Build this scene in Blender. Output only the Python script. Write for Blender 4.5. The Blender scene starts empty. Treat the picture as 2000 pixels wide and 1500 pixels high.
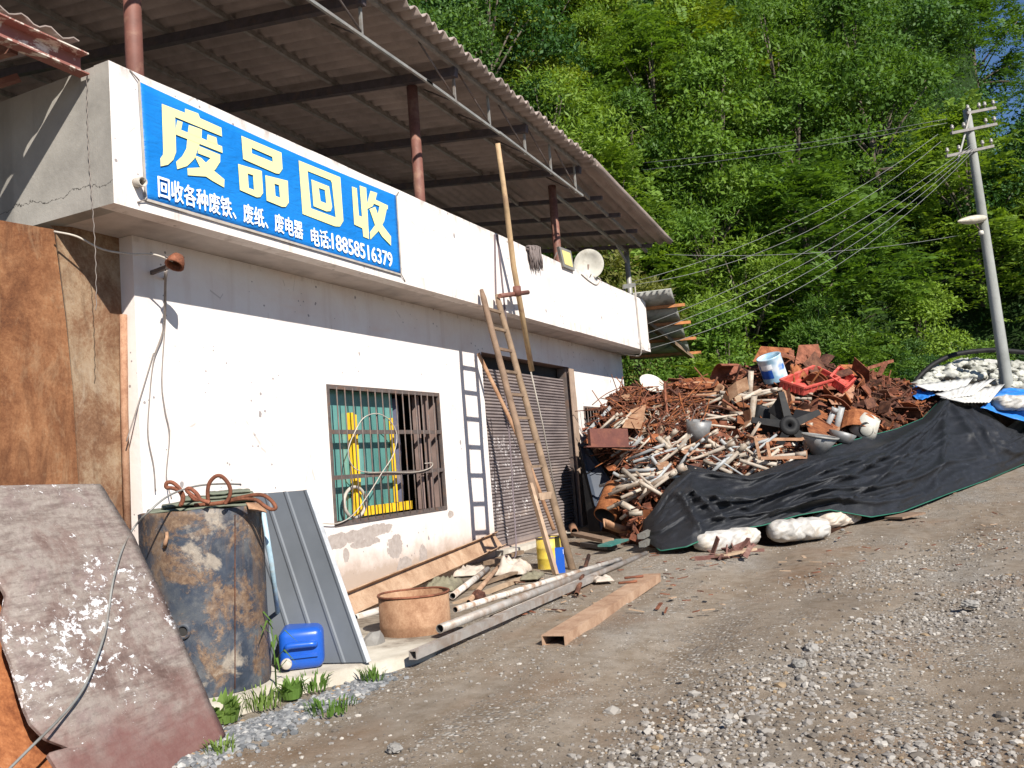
import bpy, math, random
import numpy as np
from mathutils import Vector, Matrix
RND = random.Random(11)
SC = bpy.context.scene
COL = SC.collection
# ------------------------------------------------------------------ camera
CF = 1724.99                       # focal length in photo pixels (photo 2000 x 1500)
CC = np.array([0.0, -6.230878475005409, 1.35])
_yaw, _pit, _rol = 1.1267136, 0.0928387, -0.0790391
cfw = np.array([math.sin(_yaw)*math.cos(_pit), math.cos(_yaw)*math.cos(_pit), math.sin(_pit)])
_r0 = np.array([math.cos(_yaw), -math.sin(_yaw), 0.0]); _u0 = np.cross(_r0, cfw)
crt = _r0*math.cos(_rol) + _u0*math.sin(_rol)
cup = -_r0*math.sin(_rol) + _u0*math.cos(_rol)
cd = bpy.data.cameras.new('camera'); cam = bpy.data.objects.new('camera', cd); COL.objects.link(cam)
cd.sensor_width = 36.0; cd.lens = CF/2000*36.0; cd.clip_end = 2000; cd.clip_start = 0.05
cam.matrix_world = Matrix(((crt[0], cup[0], -cfw[0], CC[0]), (crt[1], cup[1], -cfw[1], CC[1]),
                           (crt[2], cup[2], -cfw[2], CC[2]), (0, 0, 0, 1)))
SC.camera = cam
# ------------------------------------------------------------------ world, sun, exposure
SUN = Vector((0.75, 1.0, -0.90)).normalized()
w = bpy.data.worlds.new('World'); SC.world = w; w.use_nodes = True
wn = w.node_tree; bg = wn.nodes['Background']
sk = wn.nodes.new('ShaderNodeTexSky'); sk.sky_type = 'NISHITA'; sk.sun_disc = False
sk.sun_elevation = math.asin(-SUN.z); sk.sun_rotation = math.atan2(-SUN.x, -SUN.y)
sk.air_density = 1.0; sk.dust_density = 0.0; sk.ozone_density = 6.0; sk.altitude = 1800
wn.links.new(sk.outputs[0], bg.inputs[0]); bg.inputs[1].default_value = 0.075
sl = bpy.data.lights.new('sun', 'SUN'); sl.energy = 5.0; sl.angle = math.radians(0.53); sl.color = (1.0, 0.95, 0.87)
so = bpy.data.objects.new('sun', sl); COL.objects.link(so); so.location = (-20, -30, 30)
so.rotation_euler = SUN.to_track_quat('-Z', 'Y').to_euler()
SC.view_settings.view_transform = 'Standard'; SC.view_settings.look = 'None'
SC.view_settings.exposure = 0.70; SC.view_settings.gamma = 1.0
SC.cycles.max_bounces = 8; SC.cycles.transparent_max_bounces = 16
# ------------------------------------------------------------------ points from the photograph, each at its own distance
def V3(p): return np.asarray(p, float)
def ray(px, py): return cfw*CF + crt*(px-1000.0) - cup*(py-750.0)
def onY(px, py, Y): d = ray(px, py); return CC + d*((Y-CC[1])/d[1])
def onX(px, py, X): d = ray(px, py); return CC + d*((X-CC[0])/d[0])
def onZ(px, py, Z): d = ray(px, py); return CC + d*((Z-CC[2])/d[2])
def at(px, py, t): return CC + ray(px, py)*(t/CF)
def gz(x, y=0.0):
    s = x-13.0
    return 0.05*(0.5*(s+math.sqrt(s*s+4.0))) if x < 45 else 0.05*32.03+0.0
def onG(px, py, dz=0.0):
    d = ray(px, py); z = 0.0; P = None
    lo, hi = 2.0, 60.0
    for i in range(60):
        t = 0.5*(lo+hi); P = CC + d*(t/CF)
        if P[2] > gz(P[0], P[1])+dz: lo = t
        else: hi = t
    return P
def depth(P): return float((V3(P)-CC) @ cfw)
# ------------------------------------------------------------------ mesh collector
class MB:
    def __init__(s): s.v = []; s.f = []; s.m = []; s.s = []
    def add(s, vs, fs, m=0, smooth=False):
        b = len(s.v); s.v.extend([tuple(map(float, p)) for p in vs])
        for f in fs:
            s.f.append(tuple(i+b for i in f)); s.m.append(m); s.s.append(smooth)
        return s
    def box(s, a, b, m=0):
        x0, y0, z0 = a; x1, y1, z1 = b
        vs = [(x0,y0,z0),(x1,y0,z0),(x1,y1,z0),(x0,y1,z0),(x0,y0,z1),(x1,y0,z1),(x1,y1,z1),(x0,y1,z1)]
        return s.add(vs, [(0,3,2,1),(4,5,6,7),(0,1,5,4),(1,2,6,5),(2,3,7,6),(3,0,4,7)], m)
    def obox(s, c, ax, ay, az, m=0):      # centre + three half-axes
        c = V3(c); ax = V3(ax); ay = V3(ay); az = V3(az)
        vs = [c+i*ax+j*ay+k*az for k in (-1,1) for j in (-1,1) for i in (-1,1)]
        return s.add(vs, [(0,2,3,1),(4,5,7,6),(0,1,5,4),(1,3,7,5),(3,2,6,7),(2,0,4,6)], m)
    def bar(s, a, b, wd, ht, up=(0,0,1), m=0):
        a = V3(a); b = V3(b); d = b-a; L = np.linalg.norm(d); d = d/L
        up = V3(up); sd = np.cross(d, up)
        if np.linalg.norm(sd) < 1e-4: sd = np.cross(d, V3((1,0,0)))
        sd /= np.linalg.norm(sd); un = np.cross(sd, d)
        return s.obox((a+b)/2, d*L/2, sd*wd/2, un*ht/2, m)
    def tube(s, pts, r, n=8, m=0, caps=True, closed=False):
        P = [V3(p) for p in pts]; N = len(P)
        rr = r if hasattr(r, '__len__') else [r]*N
        t0 = P[1]-P[0]; t0 /= np.linalg.norm(t0)
        ref = V3((0,0,1)) if abs(t0[2]) < .9 else V3((1,0,0))
        nr = np.cross(t0, ref); nr /= np.linalg.norm(nr)
        vs = []
        for i in range(N):
            if closed: t = P[(i+1) % N]-P[i-1]
            else: t = P[min(i+1, N-1)]-P[max(i-1, 0)]
            t = t/(np.linalg.norm(t)+1e-12)
            nr = nr - t*(nr@t); nr /= (np.linalg.norm(nr)+1e-12); bn = np.cross(t, nr)
            for k in range(n):
                a = 2*math.pi*k/n; vs.append(P[i]+rr[i]*(math.cos(a)*nr+math.sin(a)*bn))
        fs = []
        for i in range(N if closed else N-1):
            for k in range(n):
                j = (i+1) % N
                fs.append((i*n+k, i*n+(k+1) % n, j*n+(k+1) % n, j*n+k))
        s.add(vs, fs, m, True)
        if caps and not closed:
            b = len(s.v)-N*n
            s.f.append(tuple(b+k for k in range(n))[::-1]); s.m.append(m); s.s.append(False)
            s.f.append(tuple(b+(N-1)*n+k for k in range(n))); s.m.append(m); s.s.append(False)
        return s
    def pipe(s, a, b, ro, ri, n=12, m=0, mi=None):      # open-ended pipe
        a = V3(a); b = V3(b); d = b-a; L = np.linalg.norm(d); d /= L
        ref = V3((0,0,1)) if abs(d[2]) < .9 else V3((1,0,0))
        e = np.cross(d, ref); e /= np.linalg.norm(e); g = np.cross(d, e)
        ring = lambda c, r: [c+r*(math.cos(2*math.pi*k/n)*e+math.sin(2*math.pi*k/n)*g) for k in range(n)]
        vs = ring(a, ro)+ring(b, ro)+ring(a, ri)+ring(b, ri)
        q = lambda i, j, fl: [((i*n+k, j*n+k, j*n+(k+1) % n, i*n+(k+1) % n) if fl else (i*n+k, i*n+(k+1) % n, j*n+(k+1) % n, j*n+k)) for k in range(n)]
        s.add(vs, q(0,1,True), m, True); bb = len(s.v)-4*n
        for i, j, fl in ((2,3,False),(0,2,False),(1,3,True)):
            for f in q(i,j,fl): s.f.append(tuple(x+bb for x in f)); s.m.append(m if mi is None or i != 2 else mi); s.s.append(i == 2)
        return s
    def lathe(s, prof, n=24, o=(0,0,0), M=None, m=0, smooth=True, arc=2*math.pi):
        vs = []; o = V3(o); full = abs(arc-2*math.pi) < 1e-6; kn = n if full else n+1
        for (rad, z) in prof:
            for k in range(kn):
                a = arc*k/n; p = V3((rad*math.cos(a), rad*math.sin(a), z))
                if M is not None: p = M @ p
                vs.append(o+p)
        fs = []
        for i in range(len(prof)-1):
            for k in range(n):
                k2 = (k+1) % kn
                fs.append((i*kn+k, i*kn+k2, (i+1)*kn+k2, (i+1)*kn+k))
        return s.add(vs, fs, m, smooth)
    def grid(s, G, th=0.0, m=0, smooth=True):            # G[i][j] points; th thickness along normals
        G = np.asarray(G, float); a, b = G.shape[:2]
        if th <= 0:
            return s.add(G.reshape(-1, 3), [(i*b+j, i*b+j+1, (i+1)*b+j+1, (i+1)*b+j) for i in range(a-1) for j in range(b-1)], m, smooth)
        du = np.gradient(G, axis=0); dv = np.gradient(G, axis=1); N = np.cross(dv, du)
        N /= (np.linalg.norm(N, axis=2, keepdims=True)+1e-9)
        A = (G+N*th/2).reshape(-1, 3); B = (G-N*th/2).reshape(-1, 3); n = a*b
        fs = [(i*b+j, i*b+j+1, (i+1)*b+j+1, (i+1)*b+j) for i in range(a-1) for j in range(b-1)]
        fs2 = [tuple(n+x for x in f[::-1]) for f in fs]
        bd = [j for j in range(b)]+[i*b+b-1 for i in range(1, a)]+[(a-1)*b+j for j in range(b-2, -1, -1)]+[i*b for i in range(a-2, 0, -1)]
        sd = [(bd[k], n+bd[k], n+bd[(k+1) % len(bd)], bd[(k+1) % len(bd)]) for k in range(len(bd))]
        b0 = len(s.v); s.add(np.vstack([A, B]), fs+fs2, m, smooth)
        for f in sd: s.f.append(tuple(x+b0 for x in f)); s.m.append(m); s.s.append(False)
        return s
    def poly(s, pts, ext, m=0):                         # outline extruded by vector ext
        P = [V3(p) for p in pts]; n = len(P); e = V3(ext)
        s.add(P+[p+e for p in P], [tuple(range(n))[::-1], tuple(range(n, 2*n))]+[(k, (k+1) % n, n+(k+1) % n, n+k) for k in range(n)], m)
        return s
    def mesh(s, name, mats, off=(0,0,0)):
        me = bpy.data.meshes.new(name)
        V = np.asarray(s.v, np.float64)-np.asarray(off, float)
        me.from_pydata(V.tolist(), [], s.f)
        for mm in (mats if isinstance(mats, (list, tuple)) else [mats]): me.materials.append(mm)
        me.polygons.foreach_set('material_index', s.m); me.polygons.foreach_set('use_smooth', s.s)
        me.update(); return me
    def build(s, name, mats, parent=None, label=None, cat=None, group=None, kind=None, org=None):
        if parent is not None: off = np.array(parent['_o'])
        elif org is not None: off = V3(org)
        else:
            V = np.asarray(s.v); off = np.array([V[:,0].mean(), V[:,1].mean(), V[:,2].min()])
            if kind in ('structure', 'stuff'): off = np.zeros(3)
        o = bpy.data.objects.new(name, s.mesh(name, mats, off)); COL.objects.link(o)
        if parent is not None: o.parent = parent
        else: o.location = off
        o['_o'] = tuple(off)
        tag(o, label, cat, group, kind)
        return o
def tag(o, label=None, cat=None, group=None, kind=None):
    if label: o['label'] = label
    if cat: o['category'] = cat
    if group: o['group'] = group
    if kind: o['kind'] = kind
    return o
def thing(name, label, cat, loc=(0,0,0), group=None):
    o = bpy.data.objects.new(name, None); COL.objects.link(o); o.location = tuple(map(float, loc))
    o['_o'] = tuple(map(float, loc)); o.empty_display_size = 0.2
    return tag(o, label, cat, group)
def nrm(v): v = V3(v); return v/(np.linalg.norm(v)+1e-12)
def lerp(a, b, t): return V3(a)*(1-t)+V3(b)*t
def interp(x, xs, ys): return float(np.interp(x, xs, ys))
def smooth_path(pts, k=8):                               # Catmull-Rom
    P = [V3(p) for p in pts]; P = [2*P[0]-P[1]]+P+[2*P[-1]-P[-2]]; out = []
    for i in range(1, len(P)-2):
        for j in range(k):
            t = j/k; a, b, c, d = P[i-1:i+3]
            out.append(0.5*((2*b)+(c-a)*t+(2*a-5*b+4*c-d)*t*t+(-a+3*b-3*c+d)*t**3))
    out.append(P[-2]); return out
# value noise for shapes
_pm = np.random.RandomState(5).rand(64, 64, 64)
def vnoise(p, sc=1.0):
    p = np.asarray(p, float)*sc; i = np.floor(p).astype(int); f = p-i; f = f*f*(3-2*f); r = 0.0
    for a in (0,1):
        for b in (0,1):
            for c in (0,1):
                wgt = (f[...,0] if a else 1-f[...,0])*(f[...,1] if b else 1-f[...,1])*(f[...,2] if c else 1-f[...,2])
                r = r + wgt*_pm[(i[...,0]+a) % 64, (i[...,1]+b) % 64, (i[...,2]+c) % 64]
    return r
def fbm(p, sc=1.0, o=4):
    r = 0; a = .5
    for k in range(o): r = r + a*(vnoise(np.asarray(p)+17.3*k, sc)-.5); sc *= 2.03; a *= .5
    return r
# ------------------------------------------------------------------ materials
class NG:
    def __init__(s, name):
        s.mat = bpy.data.materials.new(name); s.mat.use_nodes = True; s.t = s.mat.node_tree
        s.p = s.t.nodes['Principled BSDF']; s.out = s.t.nodes['Material Output']
        s.tc = s.t.nodes.new('ShaderNodeTexCoord')
    def link(s, a, b): s.t.links.new(a, b)
    def put(s, sock, v):
        if hasattr(v, 'is_linked') or isinstance(v, bpy.types.NodeSocket): s.link(v, sock)
        elif isinstance(v, (tuple, list)) and len(v) == 3 and sock.type == 'RGBA': sock.default_value = (*v, 1)
        else: sock.default_value = v
    def co(s): return s.tc.outputs['Object']
    def geo(s): return s.t.nodes.new('ShaderNodeNewGeometry')
    def pos(s): return s.geo().outputs['Position']
    def rnd(s): return s.t.nodes.new('ShaderNodeObjectInfo').outputs['Random']
    def mapv(s, v, scale=(1,1,1), loc=(0,0,0), rot=(0,0,0)):
        n = s.t.nodes.new('ShaderNodeMapping'); s.link(v, n.inputs[0]); n.inputs[1].default_value = loc; n.inputs[2].default_value = rot; n.inputs[3].default_value = scale
        return n.outputs[0]
    def noise(s, v, scale=5, detail=4, rough=.55, dist=0):
        n = s.t.nodes.new('ShaderNodeTexNoise'); s.link(v, n.inputs['Vector']); n.inputs['Scale'].default_value = scale
        n.inputs['Detail'].default_value = detail; n.inputs['Roughness'].default_value = rough; n.inputs['Distortion'].default_value = dist
        return n.outputs['Fac']
    def vor(s, v, scale=5, feat='F1', out='Distance', rnd=1.0):
        n = s.t.nodes.new('ShaderNodeTexVoronoi'); s.link(v, n.inputs['Vector']); n.inputs['Scale'].default_value = scale; n.feature = feat
        n.inputs['Randomness'].default_value = rnd
        return n.outputs[out]
    def wave(s, v, scale=5, dist=0, direction='X'):
        n = s.t.nodes.new('ShaderNodeTexWave'); s.link(v, n.inputs['Vector']); n.inputs['Scale'].default_value = scale; n.inputs['Distortion'].default_value = dist; n.bands_direction = direction
        return n.outputs['Fac']
    def ramp(s, f, stops, interp='LINEAR'):
        n = s.t.nodes.new('ShaderNodeValToRGB'); s.put(n.inputs[0], f); e = n.color_ramp; e.interpolation = interp
        while len(e.elements) < len(stops): e.elements.new(0.5)
        for el, (p, c) in zip(e.elements, stops):
            el.position = p; el.color = (c, c, c, 1) if not hasattr(c, '__len__') else (*c, 1)
        return n.outputs[0]
    def mix(s, f, a, b, mode='MIX'):
        n = s.t.nodes.new('ShaderNodeMix'); n.data_type = 'RGBA'; n.blend_type = mode; n.clamp_factor = True
        s.put(n.inputs[0], f); s.put(n.inputs[6], a); s.put(n.inputs[7], b); return n.outputs[2]
    def m(s, op, a, b=0.0, c=None):
        n = s.t.nodes.new('ShaderNodeMath'); n.operation = op; s.put(n.inputs[0], a); s.put(n.inputs[1], b)
        if c is not None: s.put(n.inputs[2], c)
        return n.outputs[0]
    def xyz(s, v):
        n = s.t.nodes.new('ShaderNodeSeparateXYZ'); s.link(v, n.inputs[0]); return n.outputs
    def bump(s, h, st=.5, d=.02):
        n = s.t.nodes.new('ShaderNodeBump'); n.inputs['Strength'].default_value = st; n.inputs['Distance'].default_value = d; s.link(h, n.inputs['Height'])
        s.link(n.outputs[0], s.p.inputs['Normal']); return n.outputs[0]
    def fin(s, col=None, rough=.8, metal=0, spec=.4):
        if col is not None: s.put(s.p.inputs['Base Color'], col)
        s.put(s.p.inputs['Roughness'], rough); s.put(s.p.inputs['Metallic'], metal); s.p.inputs['Specular IOR Level'].default_value = spec
        return s.mat
def hsvj(g, col, dv=.3, dh=.03):          # per-object colour variation
    n = g.t.nodes.new('ShaderNodeHueSaturation'); r = g.rnd()
    g.put(n.inputs['Color'], col); g.link(g.m('MULTIPLY_ADD', r, dv, 1-dv/2), n.inputs['Value'])
    r2 = g.m('FRACT', g.m('MULTIPLY', r, 7.31)); g.link(g.m('MULTIPLY_ADD', r2, dh*.5, .5-dh*.25), n.inputs['Hue'])
    return n.outputs[0]
def simple(name, col, rough=.7, metal=0, spec=.4, var=.25, sc=8, bump=.15, dirt=None, jit=0, bscale=None, dth=(.5,.72)):
    g = NG(name); c = g.co(); n = g.noise(c, sc, 6, .65)
    k = tuple(x*(1-var) for x in col); k2 = tuple(min(1, x*(1+var)) for x in col)
    cc = g.ramp(n, [(.3, k), (.7, k2)])
    if dirt:
        d = g.ramp(g.noise(c, sc*.6+1.3, 8, .7, .4), [(dth[0], 0.0), (dth[1], 1.0)]); cc = g.mix(d, cc, dirt)
    if jit: cc = hsvj(g, cc, jit, .02)
    if bump: g.bump(g.noise(c, bscale or sc*6, 5, .7), bump, .01)
    return g.fin(cc, rough, metal, spec)
def rust(name, cols, sc=6, jit=.35, rough=.85, grain=60):
    g = NG(name); c = g.co()
    n = g.m('ADD', g.m('MULTIPLY', g.noise(c, sc, 7, .68, .3), .72), g.m('MULTIPLY', g.noise(c, grain, 4, .7), .3))
    cc = g.ramp(n, [(.33, cols[0]), (.47, cols[1]), (.58, cols[2]), (.72, cols[3])])
    if jit: cc = hsvj(g, cc, jit, .015)
    g.bump(g.m('ADD', g.noise(c, grain*1.4, 4, .7), n), .3, .006)
    return g.fin(cc, rough, 0, .25)
M = {}
# ---- white plaster of the facade
def mk_plaster():
    g = NG('whitewashed_plaster'); c = g.co(); X, Y, Z = [g.xyz(c)[i] for i in range(3)]
    base = g.ramp(g.noise(c, 1.3, 5, .6), [(.3, (.66,.575,.53)), (.55, (.73,.68,.64)), (.75, (.69,.60,.545))])
    # rain-washed dirt and pink stain near the foot
    foot = g.m('MULTIPLY', g.ramp(Z, [(.0, 1.0), (1.0, 0.0)]), g.ramp(g.noise(c, 2.2, 6, .7), [(.3, .45), (.7, 1.0)]))
    base = g.mix(g.m('MULTIPLY', foot, .8), base, (.66,.50,.41))
    st = g.noise(g.mapv(c, (5, 5, .35)), 1.0, 5, .6)
    base = g.mix(g.m('MULTIPLY', g.ramp(st, [(.54, 0.0), (.76, 1.0)]), .5), base, (.56,.46,.40))
    tn = g.noise(g.mapv(c, (.6, 1, 2.5), (0, 0, 3)), 1.3, 3)
    base = g.mix(g.m('MULTIPLY', g.ramp(tn, [(.6, 0.0), (.75, 1.0)]), .5), base, (.70,.55,.44))
    # small chips, clustered
    vd = g.vor(c, 9.0); vc = g.noise(c, 1.1, 3); chip = g.m('LESS_THAN', vd, g.m('MULTIPLY', g.ramp(vc, [(.42, 0.0), (.66, 1.0)]), .16))
    vd2 = g.vor(g.mapv(c, (1, 1, .7), (3, 0, 1)), 2.1); chip2 = g.m('LESS_THAN', g.m('ADD', vd2, g.m('MULTIPLY', g.noise(c, 30, 3), .06)), .085)
    base = g.mix(g.m('MAXIMUM', chip, chip2), base, (.30,.27,.26))
    edg = g.m('MULTIPLY', g.ramp(g.m('DIVIDE', Z, 5.0), [(.935, 0.0), (.966, 1.0)]), g.ramp(g.noise(g.mapv(c, (1, 1, .5)), 7, 6, .7), [(.47, 0.0), (.62, 1.0)])); base = g.mix(g.m('MULTIPLY', edg, .75), base, (.30,.26,.235))
    led = g.m('MULTIPLY', g.m('MULTIPLY', g.m('GREATER_THAN', Z, 3.6), g.m('LESS_THAN', Z, 3.80)), g.ramp(g.noise(g.mapv(c, (7, 7, 1.2)), 1.0, 5, .7), [(.52, 0.0), (.68, 1.0)])); base = g.mix(g.m('MULTIPLY', led, .55), base, (.36,.30,.26))
    spl = g.m('MULTIPLY', g.ramp(g.m('ADD', Z, g.m('MULTIPLY', g.noise(c, 4, 6, .7), -.5)), [(.0, 1.0), (.25, 0.0)]), .8); base = g.mix(spl, base, (.36,.27,.205))
    # hairline scratches
    sc_ = g.vor(g.mapv(c, (1, 1, .35)), 2.6, 'DISTANCE_TO_EDGE'); hl = g.m('MULTIPLY', g.m('LESS_THAN', sc_, .006), g.m('GREATER_THAN', g.noise(c, 1.7, 2), .6))
    base = g.mix(g.m('MULTIPLY', hl, .6), base, (.40,.35,.32))
    # peeled patches where the coat has come off
    c = g.pos(); X, Y, Z = [g.xyz(c)[i] for i in range(3)]; msk = None; wob = g.m('MULTIPLY', g.m('SUBTRACT', g.noise(c, 6.5, 6, .62), .5), 1.5)
    for (px, pz, ax, az) in PEEL:
        dx = g.m('DIVIDE', g.m('SUBTRACT', X, px), ax); dz = g.m('DIVIDE', g.m('SUBTRACT', Z, pz), az)
        r2 = g.m('ADD', g.m('SQRT', g.m('ADD', g.m('MULTIPLY', dx, dx), g.m('MULTIPLY', dz, dz))), wob)
        k = g.m('LESS_THAN', r2, 1.0); msk = k if msk is None else g.m('MAXIMUM', msk, k)
    peel = g.ramp(g.noise(c, 14, 6, .7), [(.3, (.30,.25,.22)), (.7, (.46,.40,.36))])
    base = g.mix(msk, base, peel)
    g.bump(g.m('ADD', g.m('MULTIPLY', msk, -1.2), g.m('ADD', g.noise(c, 9, 6, .65), g.m('MULTIPLY', g.m('MAXIMUM', chip, chip2), -1.0))), .35, .012)
    return g.fin(base, .85, 0, .2)
PEEL = []
for (px, py, ax, az) in [(772,1066,.17,.14),(688,1048,.55,.07),(735,1035,.35,.07),(715,1060,.3,.05),(827,1088,.10,.17),(790,1108,.17,.13),(660,1062,.2,.06),(880,1005,.09,.05),(676,1085,.06,.08)]:
    q = onY(px, py, 0.0); PEEL.append((q[0], q[2], ax, az))
M['plaster'] = mk_plaster()
def mk_concrete(name, col, sc=1.5, crack=False):
    g = NG(name); c = g.co(); n = g.noise(c, sc, 7, .65, .2)
    cc = g.ramp(n, [(.3, tuple(x*.72 for x in col)), (.5, col), (.72, tuple(x*1.2 for x in col))])
    st = g.noise(g.mapv(c, (4, 4, .3)), 1.0, 4); cc = g.mix(g.m('MULTIPLY', g.ramp(st, [(.5, 0.0), (.75, 1.0)]), .5), cc, tuple(x*.45 for x in col))
    if crack:
        X, Y, Z = [g.xyz(c)[i] for i in range(3)]
        ln = g.m('ABSOLUTE', g.m('SUBTRACT', Z, g.m('MULTIPLY_ADD', g.noise(c, 3.2, 6, .7), .28, 3.70)))
        cc = g.mix(g.m('LESS_THAN', ln, .0035), cc, (.05,.045,.04))
    g.bump(g.noise(c, 25, 6, .7), .3, .012)
    return g.fin(cc, .9, 0, .2)
M['concrete'] = mk_concrete('bare_concrete', (.31,.29,.26), 1.4, True)
M['concrete_floor'] = mk_concrete('pale_concrete', (.50,.46,.39), 2.0)
M['soffit'] = mk_concrete('soffit_render', (.52,.46,.42), .9)
M['dark'] = simple('dark_interior', (.03,.028,.026), .9, bump=0)
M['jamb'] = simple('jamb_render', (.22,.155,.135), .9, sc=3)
M['iron'] = simple('dark_iron', (.13,.105,.095), .6, .3, dirt=(.20,.11,.07), sc=12)
M['rust_o'] = rust('orange_rust', [(.07,.022,.01), (.19,.062,.024), (.31,.115,.045), (.42,.20,.10)], 6, .5)
M['rust_b'] = rust('brown_rust', [(.05,.02,.013), (.15,.055,.03), (.24,.09,.05), (.33,.16,.10)])
M['rust_d'] = rust('dark_rust', [(.025,.013,.01), (.07,.03,.02), (.14,.06,.035), (.22,.12,.08)])
M['rust_t'] = rust('tan_rust', [(.17,.075,.04), (.27,.145,.085), (.35,.205,.125), (.43,.28,.19)], 5)
def mk_sheet_rust(name, a, b_, c_, d_):
    g = NG(name); c = g.pos(); n = g.m('ADD', g.m('MULTIPLY', g.noise(c, 1.7, 8, .7, .5), .75), g.m('MULTIPLY', g.noise(c, 45, 5, .75), .28))
    cc = g.ramp(n, [(.36, a), (.47, b_), (.57, c_), (.70, d_)])
    st = g.noise(g.mapv(c, (5, 5, 1.6)), 1.0, 8, .75, .8); cc = g.mix(g.m('MULTIPLY', g.ramp(st, [(.48, 0.0), (.66, 1.0)]), .6), cc, tuple(x*.8 for x in a))
    st2 = g.noise(g.mapv(c, (3, 3, 1.3), (3, 1, 2)), 1.3, 8, .75, .6); cc = g.mix(g.m('MULTIPLY', g.ramp(st2, [(.54, 0.0), (.70, 1.0)]), .6), cc, d_)
    g.bump(g.noise(c, 60, 5, .7), .3, .006); return g.fin(cc, .88, 0, .2)
M['rust_p'] = mk_sheet_rust('sheet_rust', (.085,.034,.018), (.175,.072,.032), (.27,.125,.058), (.36,.23,.13))
M['rust_l'] = rust('pale_tan_rust', [(.20,.11,.065), (.33,.205,.13), (.42,.28,.185), (.50,.36,.255)], 4, .15)
M['redoxide'] = simple('red_oxide_paint', (.16,.065,.048), .65, sc=5, dirt=(.28,.16,.11))
M['steel_dark'] = simple('dark_painted_steel', (.075,.06,.065), .6, .2, dirt=(.12,.08,.06))
M['galv'] = simple('galvanised_steel', (.50,.49,.46), .5, .6, .5, sc=6, dirt=(.30,.23,.17), bump=.08, dth=(.45,.75))
M['chord'] = simple('grey_angle_steel', (.27,.265,.245), .55, .3, dirt=(.2,.15,.12), sc=4)
M['pvc'] = simple('dirty_white_plastic_pipe', (.39,.34,.28), .55, 0, .35, var=.18, dirt=(.24,.16,.10), jit=.5, dth=(.42,.7), bump=.05)
M['pvcg'] = simple('grey_plastic_pipe', (.30,.31,.31), .5, 0, .4, var=.12, dirt=(.25,.18,.12), jit=.3, bump=.05)
M['wood'] = simple('weathered_wood', (.20,.135,.088), .85, sc=5, dirt=(.11,.07,.045), jit=.12)
M['wood_p'] = simple('pale_wood', (.36,.255,.17), .85, sc=5, dirt=(.22,.145,.09), jit=.15)
M['bamboo'] = simple('bamboo_pole', (.42,.29,.16), .7, sc=3, dirt=(.24,.14,.09))
# ------------------------------------------------------------------ building
p = 0.609; zt = 4.828; zb = 3.654; XL = 4.813; XR = 19.132; WL = 5.515; WR = 18.932; BD = 7.0
W1 = (8.158, 10.681, .858, 2.427); DR = (12.07, 15.67, .12, 3.15); W2 = (16.27, 17.62, 1.25, 2.40)
def wall_with_holes(mb, x0, x1, z0, z1, y0, y1, holes):
    xs = sorted(set([x0, x1]+[h[i] for h in holes for i in (0, 1)])); zs = sorted(set([z0, z1]+[h[i] for h in holes for i in (2, 3)]))
    inh = lambda x, z: any(h[0] < x < h[1] and h[2] < z < h[3] for h in holes)
    for a, b in zip(xs, xs[1:]):
        for c, d in zip(zs, zs[1:]):
            if inh((a+b)/2, (c+d)/2): continue
            mb.add([(a,y0,c),(b,y0,c),(b,y0,d),(a,y0,d)], [(0,1,2,3)]); mb.add([(a,y1,c),(b,y1,c),(b,y1,d),(a,y1,d)], [(3,2,1,0)])
    for (a, b, c, d) in holes:
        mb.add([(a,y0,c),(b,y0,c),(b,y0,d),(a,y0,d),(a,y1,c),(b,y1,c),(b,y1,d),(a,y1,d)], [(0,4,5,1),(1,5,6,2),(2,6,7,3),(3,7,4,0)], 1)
    mb.add([(x0,y0,z0),(x0,y0,z1),(x0,y1,z1),(x0,y1,z0)], [(0,1,2,3)]); mb.add([(x1,y0,z0),(x1,y0,z1),(x1,y1,z1),(x1,y1,z0)], [(3,2,1,0)])
BL = thing('scrap_shop_building', 'long whitewashed single storey building with parapet, barred window and grey roller shutter', 'building', (12, 0, 0))
b = MB(); wall_with_holes(b, WL, WR, -.3, zb, 0, .24, [W1, DR, W2]); b.build('front_wall', [M['plaster'], M['jamb']], BL)
b = MB(); b.box((WL+.002, .242, -.3), (WL+.24, BD, zb-.002)); b.box((WR-.24, .242, -.3), (WR-.002, BD, zb-.002)); b.box((WL+.002, BD+.002, -.3), (WR-.002, BD+.2, zb-.002))
b.build('side_wall', M['concrete'], BL)
b = MB()
for i, (a, c) in enumerate(zip(np.linspace(XL, XR, 30)[:-1], np.linspace(XL, XR, 30)[1:])):
    pass
# parapet front with a slightly uneven top edge
n = 90; xs = np.linspace(XL, XR, n); tz = zt+0.012*np.array([fbm([x*1.7, 3.1, 0], 1, 3) for x in xs])*2
vs = []
for x, z in zip(xs, tz): vs += [(x,-p,zb), (x,-p,z), (x,-p+.17,z), (x,-p+.17,zb)]
fs = []; mi = []
for i in range(n-1):
    a = 4*i; c = a+4; fs += [(a,c,c+1,a+1), (a+1,c+1,c+2,a+2), (a+2,c+2,c+3,a+3), (a+3,c+3,c,a)]
b.add(vs, fs, 0); b.add([vs[0],vs[1],vs[2],vs[3]], [(0,1,2,3)], 1); b.add(vs[-4:], [(3,2,1,0)], 0)
b.build('parapet', [M['plaster'], M['concrete']], BL)
b = MB(); b.box((XL, -p+.172, zb), (XL+.16, BD, zt-.01)); b.build('side_parapet', M['concrete'], BL, 'bare grey cracked concrete parapet')
b = MB(); b.box((XR-.16, -p+.172, zb), (XR, BD, zt-.01)); b.build('side_parapet', M['plaster'], BL)
b = MB(); b.box((XL+.162, -p+.172, zb+.003), (XR-.162, BD, zb+.14)); b.build('roof_slab', M['soffit'], BL)
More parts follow.
